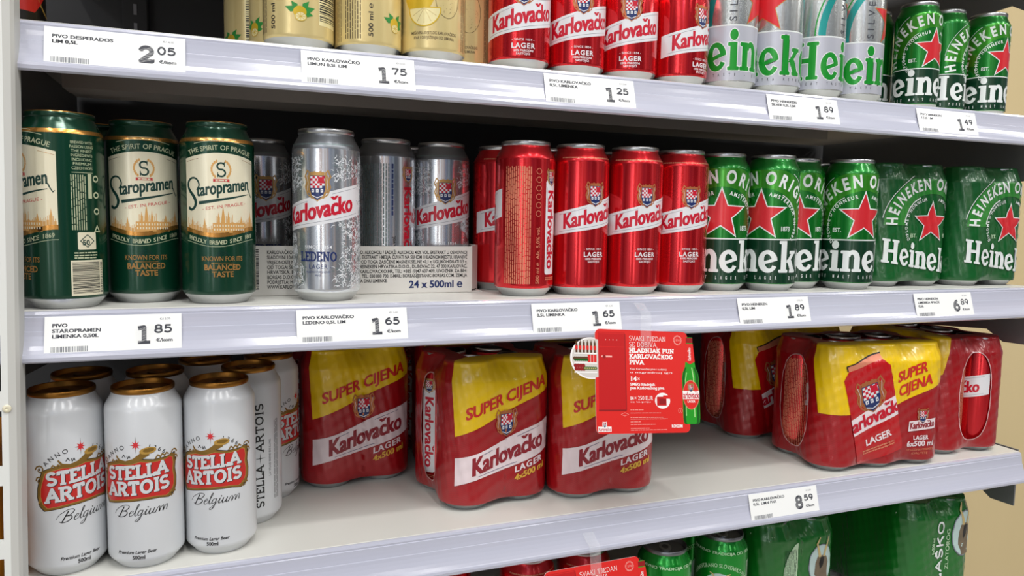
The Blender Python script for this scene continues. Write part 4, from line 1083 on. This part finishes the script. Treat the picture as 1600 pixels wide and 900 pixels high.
def film_base(a, per, m, holes, v0=7.5, v1=191, slot=False):
    xs = [-per/2, per/2]
    for sc_, hw, b, t in holes: xs += [sc_-hw-3, sc_+hw+3]
    xs.sort()
    for i in range(len(xs)-1):
        mid = (xs[i]+xs[i+1])/2; h = [q for q in holes if abs(q[0]-mid) < .01]
        if not h: a.rect(m, xs[i], v0, xs[i+1], v1, 0); continue
        sc_, hw, b, t = h[0]; hx = hw+3; cy, hh = (b+t)/2, (t-b)/2
        N = 48
        def inner(k):
            an = 2*pi*k/N; c, s_ = cos(an), sin(an)
            return (sc_+hw*math.copysign(abs(c)**.8, c), cy+hh*math.copysign(abs(s_)**.8, s_))
        def outer(k):
            x, y = inner(k); dx, dy = x-sc_, y-cy
            kx = hx/abs(dx) if abs(dx) > 1e-6 else 1e9; ky = ((v1-cy) if dy > 0 else (cy-v0))/abs(dy) if abs(dy) > 1e-6 else 1e9
            if kx < ky: return (sc_+dx*kx, cy+dy*kx)
            return (sc_+dx*ky, v1 if dy > 0 else v0)
        for k in range(N):
            A, B, C_, D = inner(k), outer(k), outer(k+1), inner(k+1)
            a.raw(m, 0, [A, B, C_, D])
        for sx_ in (-1, 1):                  # rectangle corners the fan leaves out
            for vy in (v0, v1):
                c = (sc_+sx_*hx, vy); best = [outer(k) for k in range(N)]
                p1 = min((p for p in best if abs(p[0]-c[0]) < 1e-6), key=lambda p: abs(p[1]-vy)); p2 = min((p for p in best if abs(p[1]-vy) < 1e-6), key=lambda p: abs(p[0]-c[0]))
                q = [c, p1, p2]; ar = (q[1][0]-q[0][0])*(q[2][1]-q[0][1])-(q[2][0]-q[0][0])*(q[1][1]-q[0][1])
                a.raw(m, 0, q if ar > 0 else q[::-1])
        a.stroke('film_edge', [inner(k) for k in range(N+1)], 1.3, 1, joint=False)
FILM = {}
def def_pack(name, m, n, base, art, holes, canrot, kind):
    fn, per = pack_map(m, n); a = Art(); film_base(a, per, base, holes); a.merge(art, dl=1)
    mb = MB(); wrap(mb, a, fn, 3.4, 3.6, .22)
    FILM[name] = (mb.mesh(name+'_film'), m, n, canrot, kind)
def pack(obj, name, cx, cy, shelf, yaw, label, group=None, bodies=True):
    me, m, n, canrot, kind = FILM[name]
    o = bpy.data.objects.new(obj, None); COL.objects.link(o); o.location = (cx*S, cy*S, Z[shelf]*S+.0003); o.rotation_euler = (0, 0, math.radians(yaw))
    tag(o, label, 'multipack', group)
    link('shrink_film', me, o)
    body, lid, tb, base, size = KIND[kind]
    for i in range(m):
        for j in range(n):
            c = link('can', body, o, ((i-(m-1)/2)*2*PR, (j-(n-1)/2)*2*PR, 0), math.radians(canrot)); c.scale = (.985, .985, 1)
            link('base_rim', base, c); link('lid', lid, c)
    return o

def four_art():
    a = Art()
    bl = lambda s: 109+.31*s+4*sin((s+10)/38)
    ss = [-62+124*i/24 for i in range(25)]
    for i in range(24): a.raw('film_yellow', 1, [(ss[i], bl(ss[i])), (ss[i+1], bl(ss[i+1])), (ss[i+1], 191), (ss[i], 191)])
    a.raw('film_yellow', 1, [(-70, 191), (-62, bl(-62)), (-62, 191)]); a.raw('film_yellow', 1, [(62, bl(62)), (66, 191), (62, 191)])
    a.rect('film_yellow', 185, 120, 245, 184, 1); a.rect('film_yellow', -245, 120, -185, 184, 1)
    a.text('film_orange', 'SUPER CIJENA', -50, 105, 13, 3, .045, width=102, slope=.31)
    coat(a, 0, 99, 29, 4, 'k_coat')
    tp = lambda s: 79+.27*s+2.4*sin(s/22); bt = lambda s: 45+.26*s-1.5*sin((s+12)/20)
    for i in range(24): a.raw('film_white', 2, [(ss[i], bt(ss[i])), (ss[i+1], bt(ss[i+1])), (ss[i+1], tp(ss[i+1])), (ss[i], tp(ss[i]))])
    a.stroke('k_navy', [(s, tp(s)-4) for s in (-34, -26, -18)], .5, 3); a.stroke('k_navy', [(s, tp(s)-4) for s in (14, 24, 34, 44)], .5, 3)
    a.stroke('k_navy', [(s, bt(s)+3.2) for s in (-36, -24, -12, 0, 14)], .5, 3)
    a.text('film_word', 'Karlovačko', -43, 41.5, 19.5, 3, .055, width=92, slope=.27)
    a.text('film_white', 'LAGER', 12, 37.4, 7, 2, .05, width=36, slope=.29, track=1); a.text('film_ytext', '4x500 ml', 12, 27.6, 7, 2, .05, width=40, slope=.29)
    
    return a
def_pack('four', 2, 2, 'film_red', four_art(), [(-119.4, 23, 20, 148), (119.4, 23, 20, 148)], 111, 'karl_red')

def six_art():
    a = Art()
    bl = lambda s: 78 if s < -20 else 84+.34*s
    ss = [-97+194*i/40 for i in range(41)]
    for i in range(40): a.raw('film_yellow', 1, [(ss[i], bl(ss[i]+.01)), (ss[i+1], bl(ss[i+1]-.01)), (ss[i+1], 191), (ss[i], 191)])
    a.raw('film_yellow', 1, [(-124, 191), (-106, 78), (-97, 78), (-97, 191)]); a.raw('film_yellow', 1, [(97, bl(97)), (112, 191), (97, 191)])
    a.rect('film_bright', -188, 7.6, -112, 184, 1) if False else None
    a.text('film_orange', 'SUPER', 10, 117.5, 14, 3, .05, width=48, slope=.3); a.text('film_orange', 'CIJENA', 13, 98.5, 14, 3, .05, width=54, slope=.3)
    # printed can, leaning
    R_ = math.radians(15); ox, oy = -26, 79
    a.xf.append(lambda u, v: (ox+1.2*u*cos(R_)-v*sin(R_), oy+1.2*u*sin(R_)+v*cos(R_)))
    a.poly('film_bright', [(-29, -64), (29, -64), (31, -58), (31, 56), (24, 66), (-24, 66), (-31, 56), (-31, -58)], 3)
    a.poly('k_pink', [(-24, 66), (24, 66), (24, 74), (-24, 74)], 3); a.stroke('black', [(-25, 74), (25, 74)], 1.6, 4); a.stroke('black', [(-24.5, 67), (-25, 74)], 1.2, 4)
    coat(a, 0, 26, 42, 4, 'k_coat')
    w_ = [(-31, -22), (31, -14), (31, 13), (-31, 1)]
    a.poly('film_white', w_, 4); a.text('k_word', 'arlovačk', -31, -17.5, 17, 6, .055, width=62, slope=.15)
    a.text('film_white', 'LAGER', 0, -40, 9, 5, .03, width=34, al='c', slope=.1); a.micro('k_pink', -22, -52, 20, -45, 2, 4)
    a.xf.pop()
    # small emblem and sizes on the right-hand can
    coat(a, 56, 71, 19, 3, 'k_coat'); a.poly('film_white', [(34, 49), (78, 52), (78, 66), (34, 63)], 3); a.text('film_word', 'Karlovačko', 36, 52, 9, 4, .05, width=40, slope=.07)
    a.text('film_white', 'LAGER', 55, 37, 5.6, 2, .03, width=24, al='c'); a.text('film_white', '6x500 ml', 55, 28, 7, 2, .03, width=44, al='c')
    a.text('k_pink', '170 GODINA VRHUNSKE', 55, 21.6, 3, 2, .01, width=44, al='c'); a.text('k_pink', 'KVALITETE', 55, 16.4, 3, 2, .01, width=24, al='c')
    # ends: plain bright red with nutrition panel
    return a
def_pack('six', 3, 2, 'film_red', six_art(), [(-152.9, 29, 20, 148), (152.9, 29, 20, 148)], 189, 'karl_red')
FILM['six_turned'] = (FILM['six'][0], 3, 2, -8, 'karl_red')

pack('drinks_multipack', 'four', 372.5, 226.5, 3, 7.8, 'red and yellow four-pack set far back in shade beside the white cans', 'four-packs on the lower shelf')
pack('drinks_multipack', 'four', 512.5, 108.5, 3, 8.2, 'red and yellow four-pack at the front, its side opening showing a can', 'four-packs on the lower shelf')
pack('drinks_multipack', 'four', 653, 95, 3, -2, 'red and yellow four-pack half covered by the red promotional card', 'four-packs on the lower shelf')
pack('drinks_multipack', 'four', 524, 262, 3, 4, 'red and yellow four-pack at the back behind the front four-pack', 'four-packs on the lower shelf')
pack('drinks_multipack', 'six', 1044, 228, 3, -3, 'red and yellow six-pack at the back, partly hidden by the front one', 'six-packs on the lower shelf')
pack('drinks_multipack', 'six', 1061, 68.5, 3, -4.5, 'red and yellow six-pack at the front with a printed leaning can', 'six-packs on the lower shelf')
pack('drinks_multipack', 'six_turned', 1239, 114, 3, -94, 'red and yellow six-pack turned end-on at the right end of the shelf', 'six-packs on the lower shelf')

def green_art():
    a = Art(); c = 24
    k = .92; n = 30
    o = arc(c, 84, 78, 70, 0, 180, n); i_ = arc(c, 84, 46, 44, 0, 180, n); o = [(u, min(v, 148)) for u, v in o]
    for j in range(n): a.raw('film_green2', 1, [i_[j], o[j], o[j+1], i_[j+1]])
    a.stroke('h_white', arc(c, 84, 80, 72, 110, 172, 16), .9, 2, joint=False); a.stroke('h_white', arc(c, 84, 46, 42, 115, 175, 14), 1.6, 2, joint=False)
    a.text('h_white', 'HEINEKEN', 0, 0, 14.5, 3, .035, al='r', sx=.7, track=2.2, on=(c, 88, 60, 46, -3)); a.text('h_white', 'ORIGINAL', 0, 0, 14.5, 3, .035, al='l', sx=.7, track=2.2, on=(c, 88, 60, 46, 4))
    a.text('h_white', "DIPLOME D'HONNEUR", 0, 0, 4.4, 3, .015, al='r', track=1, sx=.85, on=(c, 84, 41, 35, -12)); a.text('h_white', 'AMSTERDAM EN 1883', 0, 0, 4.4, 3, .015, al='l', track=1, sx=.85, on=(c, 84, 41, 35, 12))
    a.star('h_white', c, 88, 31, 4); a.star('h_star', c, 88, 27.5, 5)
    a.text('l_pale', 'EST.', c-29, 68, 5, 3, .02, al='c', sx=.9); a.text('l_pale', '1873', c+29, 68, 5.4, 3, .02, al='c', sx=.8)
    slab_word(a, 'h_white', 'Heineken', -54, 34, 23, 4, wdt=152, slope=-.14)
    return a
def_pack('green_four', 2, 2, 'film_green', green_art(), [], 0, 'hein')
pack('drinks_multipack', 'green_four', 1119.5, 97.5, 2, -3, 'green wrapped four-pack with a red star beside the loose green cans', 'green four-packs on the middle shelf')
pack('drinks_multipack', 'green_four', 1256.5, 86, 2, 0, 'green wrapped four-pack with a red star at the right end of the middle shelf', 'green four-packs on the middle shelf')

# ------------------------------------------------------------------ bottom row
g4 = 'cans on the bottom shelf'
can('beer_can', 'lasko', 732, 34, 4, 10, 'bright green can beside the lower promotional card, grey lid in shade', group=g4)
can('beer_can', 'lasko', 825, 44, 4, 0, 'bright green can with an arch of lettering, left of the green six-packs', group=g4)
can('beer_can', 'lasko', 832, 116, 4, 40, 'green can behind the right-hand bright green can', group=g4)
can('beer_can', 'karl_red', 466, 100, 4, 20, 'red can under the lower rail, left of the lower promotional card', group=g4)
can('beer_can', 'karl_red', 562, 70, 4, 30, 'red can peeking over the left end of the lower promotional card', group=g4)
can('beer_can', 'karl_red', 636, 66, 4, 30, 'red can behind the right half of the lower promotional card', group=g4)
def goat(a, cx, cy, k, lv):
    a.ell('k_line', cx, cy, 25*k, 36*k, lv); a.ell('l_oval', cx, cy, 23.5*k, 34.5*k, lv+1)
    a.poly('goat', [(cx+x*k, cy+y*k) for x, y in ((-12, 4), (-9, 14), (0, 17), (10, 14), (14, 2), (12, -14), (17, -34), (-4, -34), (-8, -24), (-13, -16))], lv+2)
    a.poly('d_black', [(cx+x*k, cy+y*k) for x, y in ((-2, 14), (5, 14), (2, -2), (-3, -8), (-5, 2))], lv+3)
    for sg in (-1, 1):
        h = [(cx+sg*4*k, cy+14*k), (cx+sg*6*k, cy+24*k), (cx+sg*10*k, cy+36*k), (cx+sg*9*k+4*k, cy+48*k)]
        a.stroke('horn', h, 5*k, lv+3, 2*k)
def sleeve_art(t):
    a = Art()
    if t:
        a.slab('h_white', 'LAŠKO', 2, 46, 14, .2, 3, width=96, ang=90, serif=.3); a.text('l_pale', '6x500 ml', -16, 92, 4.6, 2, .02, ang=90); a.text('l_pale', 'ZLATOROG', 13, 66, 6, 2, .0, width=62, ang=90)
        goat(a, 40, 118, .95, 2)
    else:
        a.poly('l_pale', [(-30, 30), (-6, 30), (-6, 140), (-12, 138), (-22, 126), (-29, 108)], 2); a.micro('h_dark', -28, 31, -7, 132, 9, 3, True, .35, 5)
        goat(a, 32, 106, .8, 2)
    return a
def_pack('sleeve_text', 2, 3, 'sleeve_green', sleeve_art(True), [], 0, 'lasko'); def_pack('sleeve_goat', 2, 3, 'sleeve_green', sleeve_art(False), [], 0, 'lasko')
pack('drinks_multipack', 'sleeve_goat', 948, 128, 4, -2, 'green wrapped six-pack with a pale text panel under the lower rail price tag', 'green six-packs on the bottom shelf')
pack('drinks_multipack', 'sleeve_text', 1198, 118, 4, -2, 'green wrapped six-pack with upright white lettering and a horned goat', 'green six-packs on the bottom shelf')

# ------------------------------------------------------------------ price tags
def price_tag(X, k, lines, big, small, old, label, dz=0, tilt=0, soft=False):
    W_, H_ = 105.6, 34.6
    mb = MB(); ey = Vector((0, 9.4, 32.6)); base = Vector((X, -15.4, Z[k]-38.2+dz))
    f = flat(base, (1, 0, tilt), ey); g = lambda u, v, h: f(u, v, h)[0]
    a = Art(); c1, c2 = 'ink', 'ink'
    for p in ([(0, 0, -.5), (0, H_, -.5), (W_, H_, -.5), (W_, 0, -.5)], [(0, 0, 0), (W_, 0, 0), (W_, H_, 0), (0, H_, 0)], [(0, 0, -.5), (W_, 0, -.5), (W_, 0, 0), (0, 0, 0)], [(0, H_, 0), (W_, H_, 0), (W_, H_, -.5), (0, H_, -.5)], [(0, 0, 0), (0, H_, 0), (0, H_, -.5), (0, 0, -.5)], [(W_, 0, -.5), (W_, H_, -.5), (W_, H_, 0), (W_, 0, 0)]):
        mb.face([g(*q) for q in p], 'paper')
    for i, t in enumerate(lines): a.text(c1, t, 5.5, 25.4-i*4.7, 2.9, 1, .045, sx=1.25)
    a.bars('ink_mid', 5, 4, 33, 8.6, 26, 1); a.micro('ink_soft', 5, 1.6, 33, 3.2, 1, 1)
    bx = 69.5; a.slab(c2, big, bx, 8.4, 17, .22, 1, width=12.5, serif=1)
    rnd = random.Random(len(label))
    for i in range(16):                       # chalk-like hatching in the big figure
        v = 8.6+i*1.05; a.stroke('paper', [(bx-1, v), (bx+13.5, v+5+rnd.uniform(-.6, .6))], .14, 2, joint=False) if v+5 < 26 else None
    a.slab(c2, small, 83.4, 17.4, 8, .2, 1, width=15.2, serif=.8)
    a.text(c2, '€/kom', 85, 10, 2.8, 1, .03, width=13.5); a.text('ink_mid', old, 88, 29.2, 1.7, 1, .0, sx=1.1)
    wrap(mb, a, f, None, None, .05)
    o = link('price_tag', mb.mesh('price_tag')); tag(o, label, 'price tag', 'shelf-edge price tags'); return o
price_tag(93.1, 1, ['PIVO DESPERADOS', 'LIM 0,5L'], '2', '05', '€/l 4,10', 'white price tag reading 2 05 at the left of the upper rail')
price_tag(295.5, 1, ['PIVO KARLOVAČKO', 'LIMUN 0,5L LIM'], '1', '75', '€/l 3,50', 'white price tag reading 1 75 under the cream cans')
price_tag(537.5, 1, ['PIVO KARLOVAČKO', '0,5L LIMENKA'], '1', '25', '€/l 2,50', 'white price tag reading 1 25, washed out by glare under the upper red cans')
price_tag(820.5, 1, ['PIVO HEINEKEN', 'SILVER 0,5L LIM'], '1', '89', '€/l 3,78', 'white price tag reading 1 89 under the silver cans on the upper rail')
price_tag(1057.2, 1, ['PIVO HEINEKEN', '0,33L LIM'], '1', '49', '€/l 4,52', 'white price tag reading 1 49 under the small slim green cans')
price_tag(84.9, 2, ['PIVO', 'STAROPRAMEN', 'LIMENKA 0,50L'], '1', '85', '€/l 3,70', 'white price tag reading 1 85 under the dark green cans')
price_tag(289.3, 2, ['PIVO KARLOVAČKO', 'LEDENO 0,5L LIM'], '1', '65', '€/l 3,30', 'white price tag reading 1 65 under the silver cans and tray')
price_tag(528.8, 2, ['PIVO KARLOVAČKO', '0,5L LIMENKA'], '1', '65', '€/l 3,30', 'white price tag reading 1 65 under the middle red cans, touching the red card')
price_tag(792.5, 2, ['PIVO HEINEKEN', '0,5L LIM'], '1', '89', '€/l 3,78', 'white price tag reading 1 89 under the green star cans on the middle rail')
price_tag(1074.5, 2, ['PIVO HEINEKEN', 'LIMENKA 4PACK', '0,5L'], '6', '89', '€/l 3,45', 'white price tag reading 6 89 under the wrapped green packs')
price_tag(823, 3, ['PIVO KARLOVAČKO', '0,5L  LIM 6 PAK'], '8', '59', '€/l 2,86', 'white price tag reading 8 59 on the lowest rail')

# ------------------------------------------------------------------ red promotional cards hanging from the rails
def sign_mesh():
    mb = MB(); a = Art()
    KX, KY = 117/700, 112/775
    a.xf.append(lambda x, y: ((x-223)*KX, (815-y)*KY))
    def R(m, x0, y0, x1, y1, lv): a.rect(m, x0, y1, x1, y0, lv)
    def T(m, t, x, y, cap, lv=3, bold=.0, width=None, al='l'):
        f = a.xf.pop(); u, v = f(x, y); a.text(m, t, u, v, cap*KY, lv, bold, width=width*KX if width else None, al=al, sx=1); a.xf.append(f)
    def SL(m, t, x, y, cap, wt, width, lv=3):
        f = a.xf.pop(); u, v = f(x, y); a.slab(m, t, u, v, cap*KY, wt, lv, width=width*KX); a.xf.append(f)
    def E(m, x, y, r, lv, n=40):
        f = a.xf.pop(); u, v = f(x, y); a.ell(m, u, v, r*KX, r*KY*1.02, lv, n); a.xf.append(f)
    f = a.xf.pop(); u0, v0 = f(223, 815); a.rrect('sign_red', 0, 0, 117, 111, 6, 1)
    a.xf.append(f)
    # round inset with a stocked fridge
    E('sign_white', 196, 265, 150, 0); E('shelfpic', 200, 265, 142, 1)
    for yy in (228, 298, 366): R('sign_white', 75, yy, 236, yy+8, 3)
    for i in range(6): R('bottle_brown', 84+i*26, 150, 98+i*26, 226, 2); R('sign_red', 82+i*26, 176, 100+i*26, 206, 3); R('bottle_brown', 88+i*26, 136, 94+i*26, 152, 2)
    for i in range(7): E('bottle_brown', 78+i*14, 268, 13, 2, 12); E('b_dark', 82+i*14, 280, 9, 3, 10)
    for i in range(3): R('sign_red', 170+i*22, 240, 188+i*22, 296, 2)
    for i in range(4): E('sign_deep', 84+i*18, 322, 14, 2, 12); E('sign_deep', 88+i*18, 346, 13, 2, 12)
    for i in range(6): E('b_dark', 150+i*15, 340, 12, 2, 12); E('horn', 150+i*15, 340, 6, 3, 10)
    # fridge
    R('sign_deep', 243, 640, 444, 652, 3); R('sign_dark', 245, 68, 442, 645, 2); R('sign_red', 252, 74, 436, 78, 3); R('sign_deep', 440, 80, 446, 645, 3)
    R('sign_pink', 268, 244, 345, 256, 3); E('sign_deep', 288, 252, 12, 4, 14)
    for i in range(4): E('sign_pink', 300+i*27, 126, 4, 3, 8)
    R('sign_red', 246, 176, 440, 179, 3)
    # words
    SL('sign_white', 'SVAKI TJEDAN', 473, 126, 36, .085, 282); SL('sign_white', 'SE DOBIVA', 473, 172, 36, .085, 208); SL('sign_white', ',', 680, 172, 36, .1, 10)
    SL('sign_white', 'HLADNJAK PUN', 473, 217, 36, .24, 342); SL('sign_white', 'KARLOVAČKOG', 473, 262, 36, .24, 332); SL('sign_white', 'PIVA', 473, 306, 36, .24, 108)
    T('sign_white', 'Kupi Karlovačko pivo i sudjeluj', 473, 345, 13, 3, 0, 280); T('sign_white', 'u nagradnoj igri', 473, 370, 13, 3, 0, 325)
    T('sign_white', '14', 473, 430, 34, 3, .06, 50); T('sign_white', '×', 527, 428, 30, 3, 0, 22)
    T('sign_white', 'SMEG hladnjak', 473, 463, 20, 3, .03, 186); T('sign_white', 'pun Karlovačkog piva', 473, 490, 20, 3, .03, 258)
    T('sign_white', '14', 471, 570, 26, 3, .06, 26); T('sign_white', '× 250 EUR', 502, 570, 30, 3, .0, 140); T('sign_white', 'za kupnju', 471, 588, 9, 3, 0, 155)
    E('sign_white', 715, 575, 58, 2); R('sign_dark', 672, 545, 745, 612, 3); R('sign_deep', 690, 560, 740, 600, 4); R('sign_red', 720, 535, 775, 560, 4)
    for y, x1 in ((645, 568), (668, 700), (700, 718), (712, 752), (732, 545), (752, 658), (780, 610), (793, 750)):
        f = a.xf.pop(); p, q = f(471, y); p1, _ = f(x1, y); a.micro('sign_pink', p, q, p1, q+1.1, 1, 3, seed=y); a.xf.append(f)
    T('sign_white', 'KONZUM', 780, 776, 22, 3, .05, 84)
    f = a.xf.pop()
    u, v = f(850, 650); a.ring('sign_pink', u, v, 2.6, 2.6, .3, lv=3, n=20); a.text('sign_pink', 'i', u, v-1.4, 2.8, 3, .02, al='c')
    u, v = f(845, 112)
    for i in range(20): t = i*pi/10; a.stroke('sign_pink', [(u+4.0*cos(t), v+4.0*sin(t)), (u+5.6*cos(t), v+5.6*sin(t))], .8, 3)
    a.text('sign_pink', '1/14', u, v-1.2, 2.6, 3, .01, al='c', width=5.4)
    u, v = f(283, 782); a.rect('sign_white', u-8, v-2.6, u+8, v+2.8, 3); a.text('k_word', 'Karlovačko', u, v-1.7, 3.4, 4, .02, al='c', width=14.6); coat(a, u, v+5, 6, 3, 'sign_white')
    u, v = f(430, 675); a.ring('sign_pink', u, v, 4.6, 1.8, .3, lv=3, n=4)
    # bottle overlapping the right edge
    u, _ = f(938, 0); V = lambda y: f(0, y)[1]; k = KX
    prof = [(24, 86), (24, 128), (27, 130), (34, 240), (38, 290), (42, 320), (60, 360), (66, 400), (67, 700), (62, 742), (50, 752)]
    pr = [(q[0]*k, V(q[1])) for q in prof]
    a.poly('b_green', [(u+x, y) for x, y in pr]+[(u-x, y) for x, y in reversed(pr)], 4)
    a.poly('b_dark', [(u+x*.95, y) for x, y in pr[5:]]+[(u+x*.62, y) for x, y in reversed(pr[5:])], 5); a.poly('b_dark', [(u-x*.95, y) for x, y in pr[5:]]+[(u-x*.7, y) for x, y in reversed(pr[5:])], 5)
    a.stroke('b_light', [(u-5, V(360)), (u-7, V(420)), (u-7, V(690))], .9, 6); a.stroke('b_light', [(u+2, V(320)), (u+4, V(400)), (u+4, V(700))], 1.3, 6)
    a.poly('sign_deep', [(u-4.2, V(90)), (u+4.2, V(90)), (u+4.4, V(130)), (u-4.4, V(130))], 6)
    a.poly('sign_red', [(u-4.6, V(136)), (u+4.6, V(136)), (u+6.4, V(275)), (u, V(296)), (u-6.2, V(275))], 6); a.text('sign_white', 'Karlovačko', u+1.2, V(268), 3.6, 7, .02, width=14.5, ang=90)
    a.ell('k_pink', u, V(530), 11.1, 16.4, 6); a.ell('sign_red', u, V(530), 10.2, 15.4, 7); a.rect('sign_white', u-11, V(562), u+11, V(500), 8); a.text('k_word', 'arlovačk', u, V(556), 7.2, 9, .03, al='c', width=21); coat(a, u, V(472), 9, 8)
    a.text('sign_white', 'LAGER', u, V(588), 2.4, 8, .02, al='c')
    wrap(mb, a, flat((0, 0, 0), (1, 0, 0), (0, 0, 1)), None, None, .03)
    # back and rim of the card
    o = arc(111, 105, 6, 6, 0, 90, 5)+arc(6, 105, 6, 6, 90, 180, 5)+arc(6, 6, 6, 6, 180, 270, 5)+arc(111, 6, 6, 6, 270, 360, 5)
    mb.face([(x, .8, z) for x, z in reversed(o)], 'sign_white')
    for i in range(len(o)): p, q = o[i], o[(i+1) % len(o)]; mb.face([(p[0], .8, p[1]), (q[0], .8, q[1]), (q[0], -.09, q[1]), (p[0], -.09, p[1])], 'sign_white')
    return mb.mesh('promo_card')
SG = sign_mesh()
def strip_mesh():
    mb = MB(); path = [(12, 30), (2, 24), (-5, 22), (-7.6, 12), (-8.6, 4), (-11, -6), (-12, -13), (-9, -20), (-1, -28)]
    for i in range(len(path)-1):
        (y0, z0), (y1, z1) = path[i], path[i+1]
        for x0, x1 in ((0, 13.5),): mb.face([(x0, y0, z0), (x0, y1, z1), (x1, y1, z1), (x1, y0, z0)], 'clear_strip')
    return mb.mesh('clear_strip')
ST = strip_mesh()
def promo(x, y, z, ry, label, sx_):
    o = bpy.data.objects.new('promotional_card', None); COL.objects.link(o); o.location = (x*S, y*S, z*S); o.rotation_euler = (math.radians(-13.5), math.radians(ry), 0)
    tag(o, label, 'sign', 'red promotional cards')
    link('card', SG, o); c = link('clear_strip', ST, o, (sx_, 5, 111)); c.rotation_euler = (math.radians(13.5), 0, 0)
    c['label'] = 'clear plastic strip'
promo(588, -49, -139, 4.2, 'red promotional card with fridge and green bottle hanging from the middle rail', 54)
promo(543, -51, -402, -.6, 'red promotional card hanging from the lowest rail, cut off by the frame', 54)

# carton seen through the slots of the upright
mb = MB(); mb.box(-70, 34, 6, 160, -640, -128, 'carton', 2)
for z in (-600, -520, -440, -360, -280, -200): mb.box(-69, 33, 5.4, 6.2, z, z+22, 'carton_grey')
tag(link('goods_carton', mb.mesh('goods_carton')), 'orange and grey carton glimpsed through the slots of the white upright', 'carton')
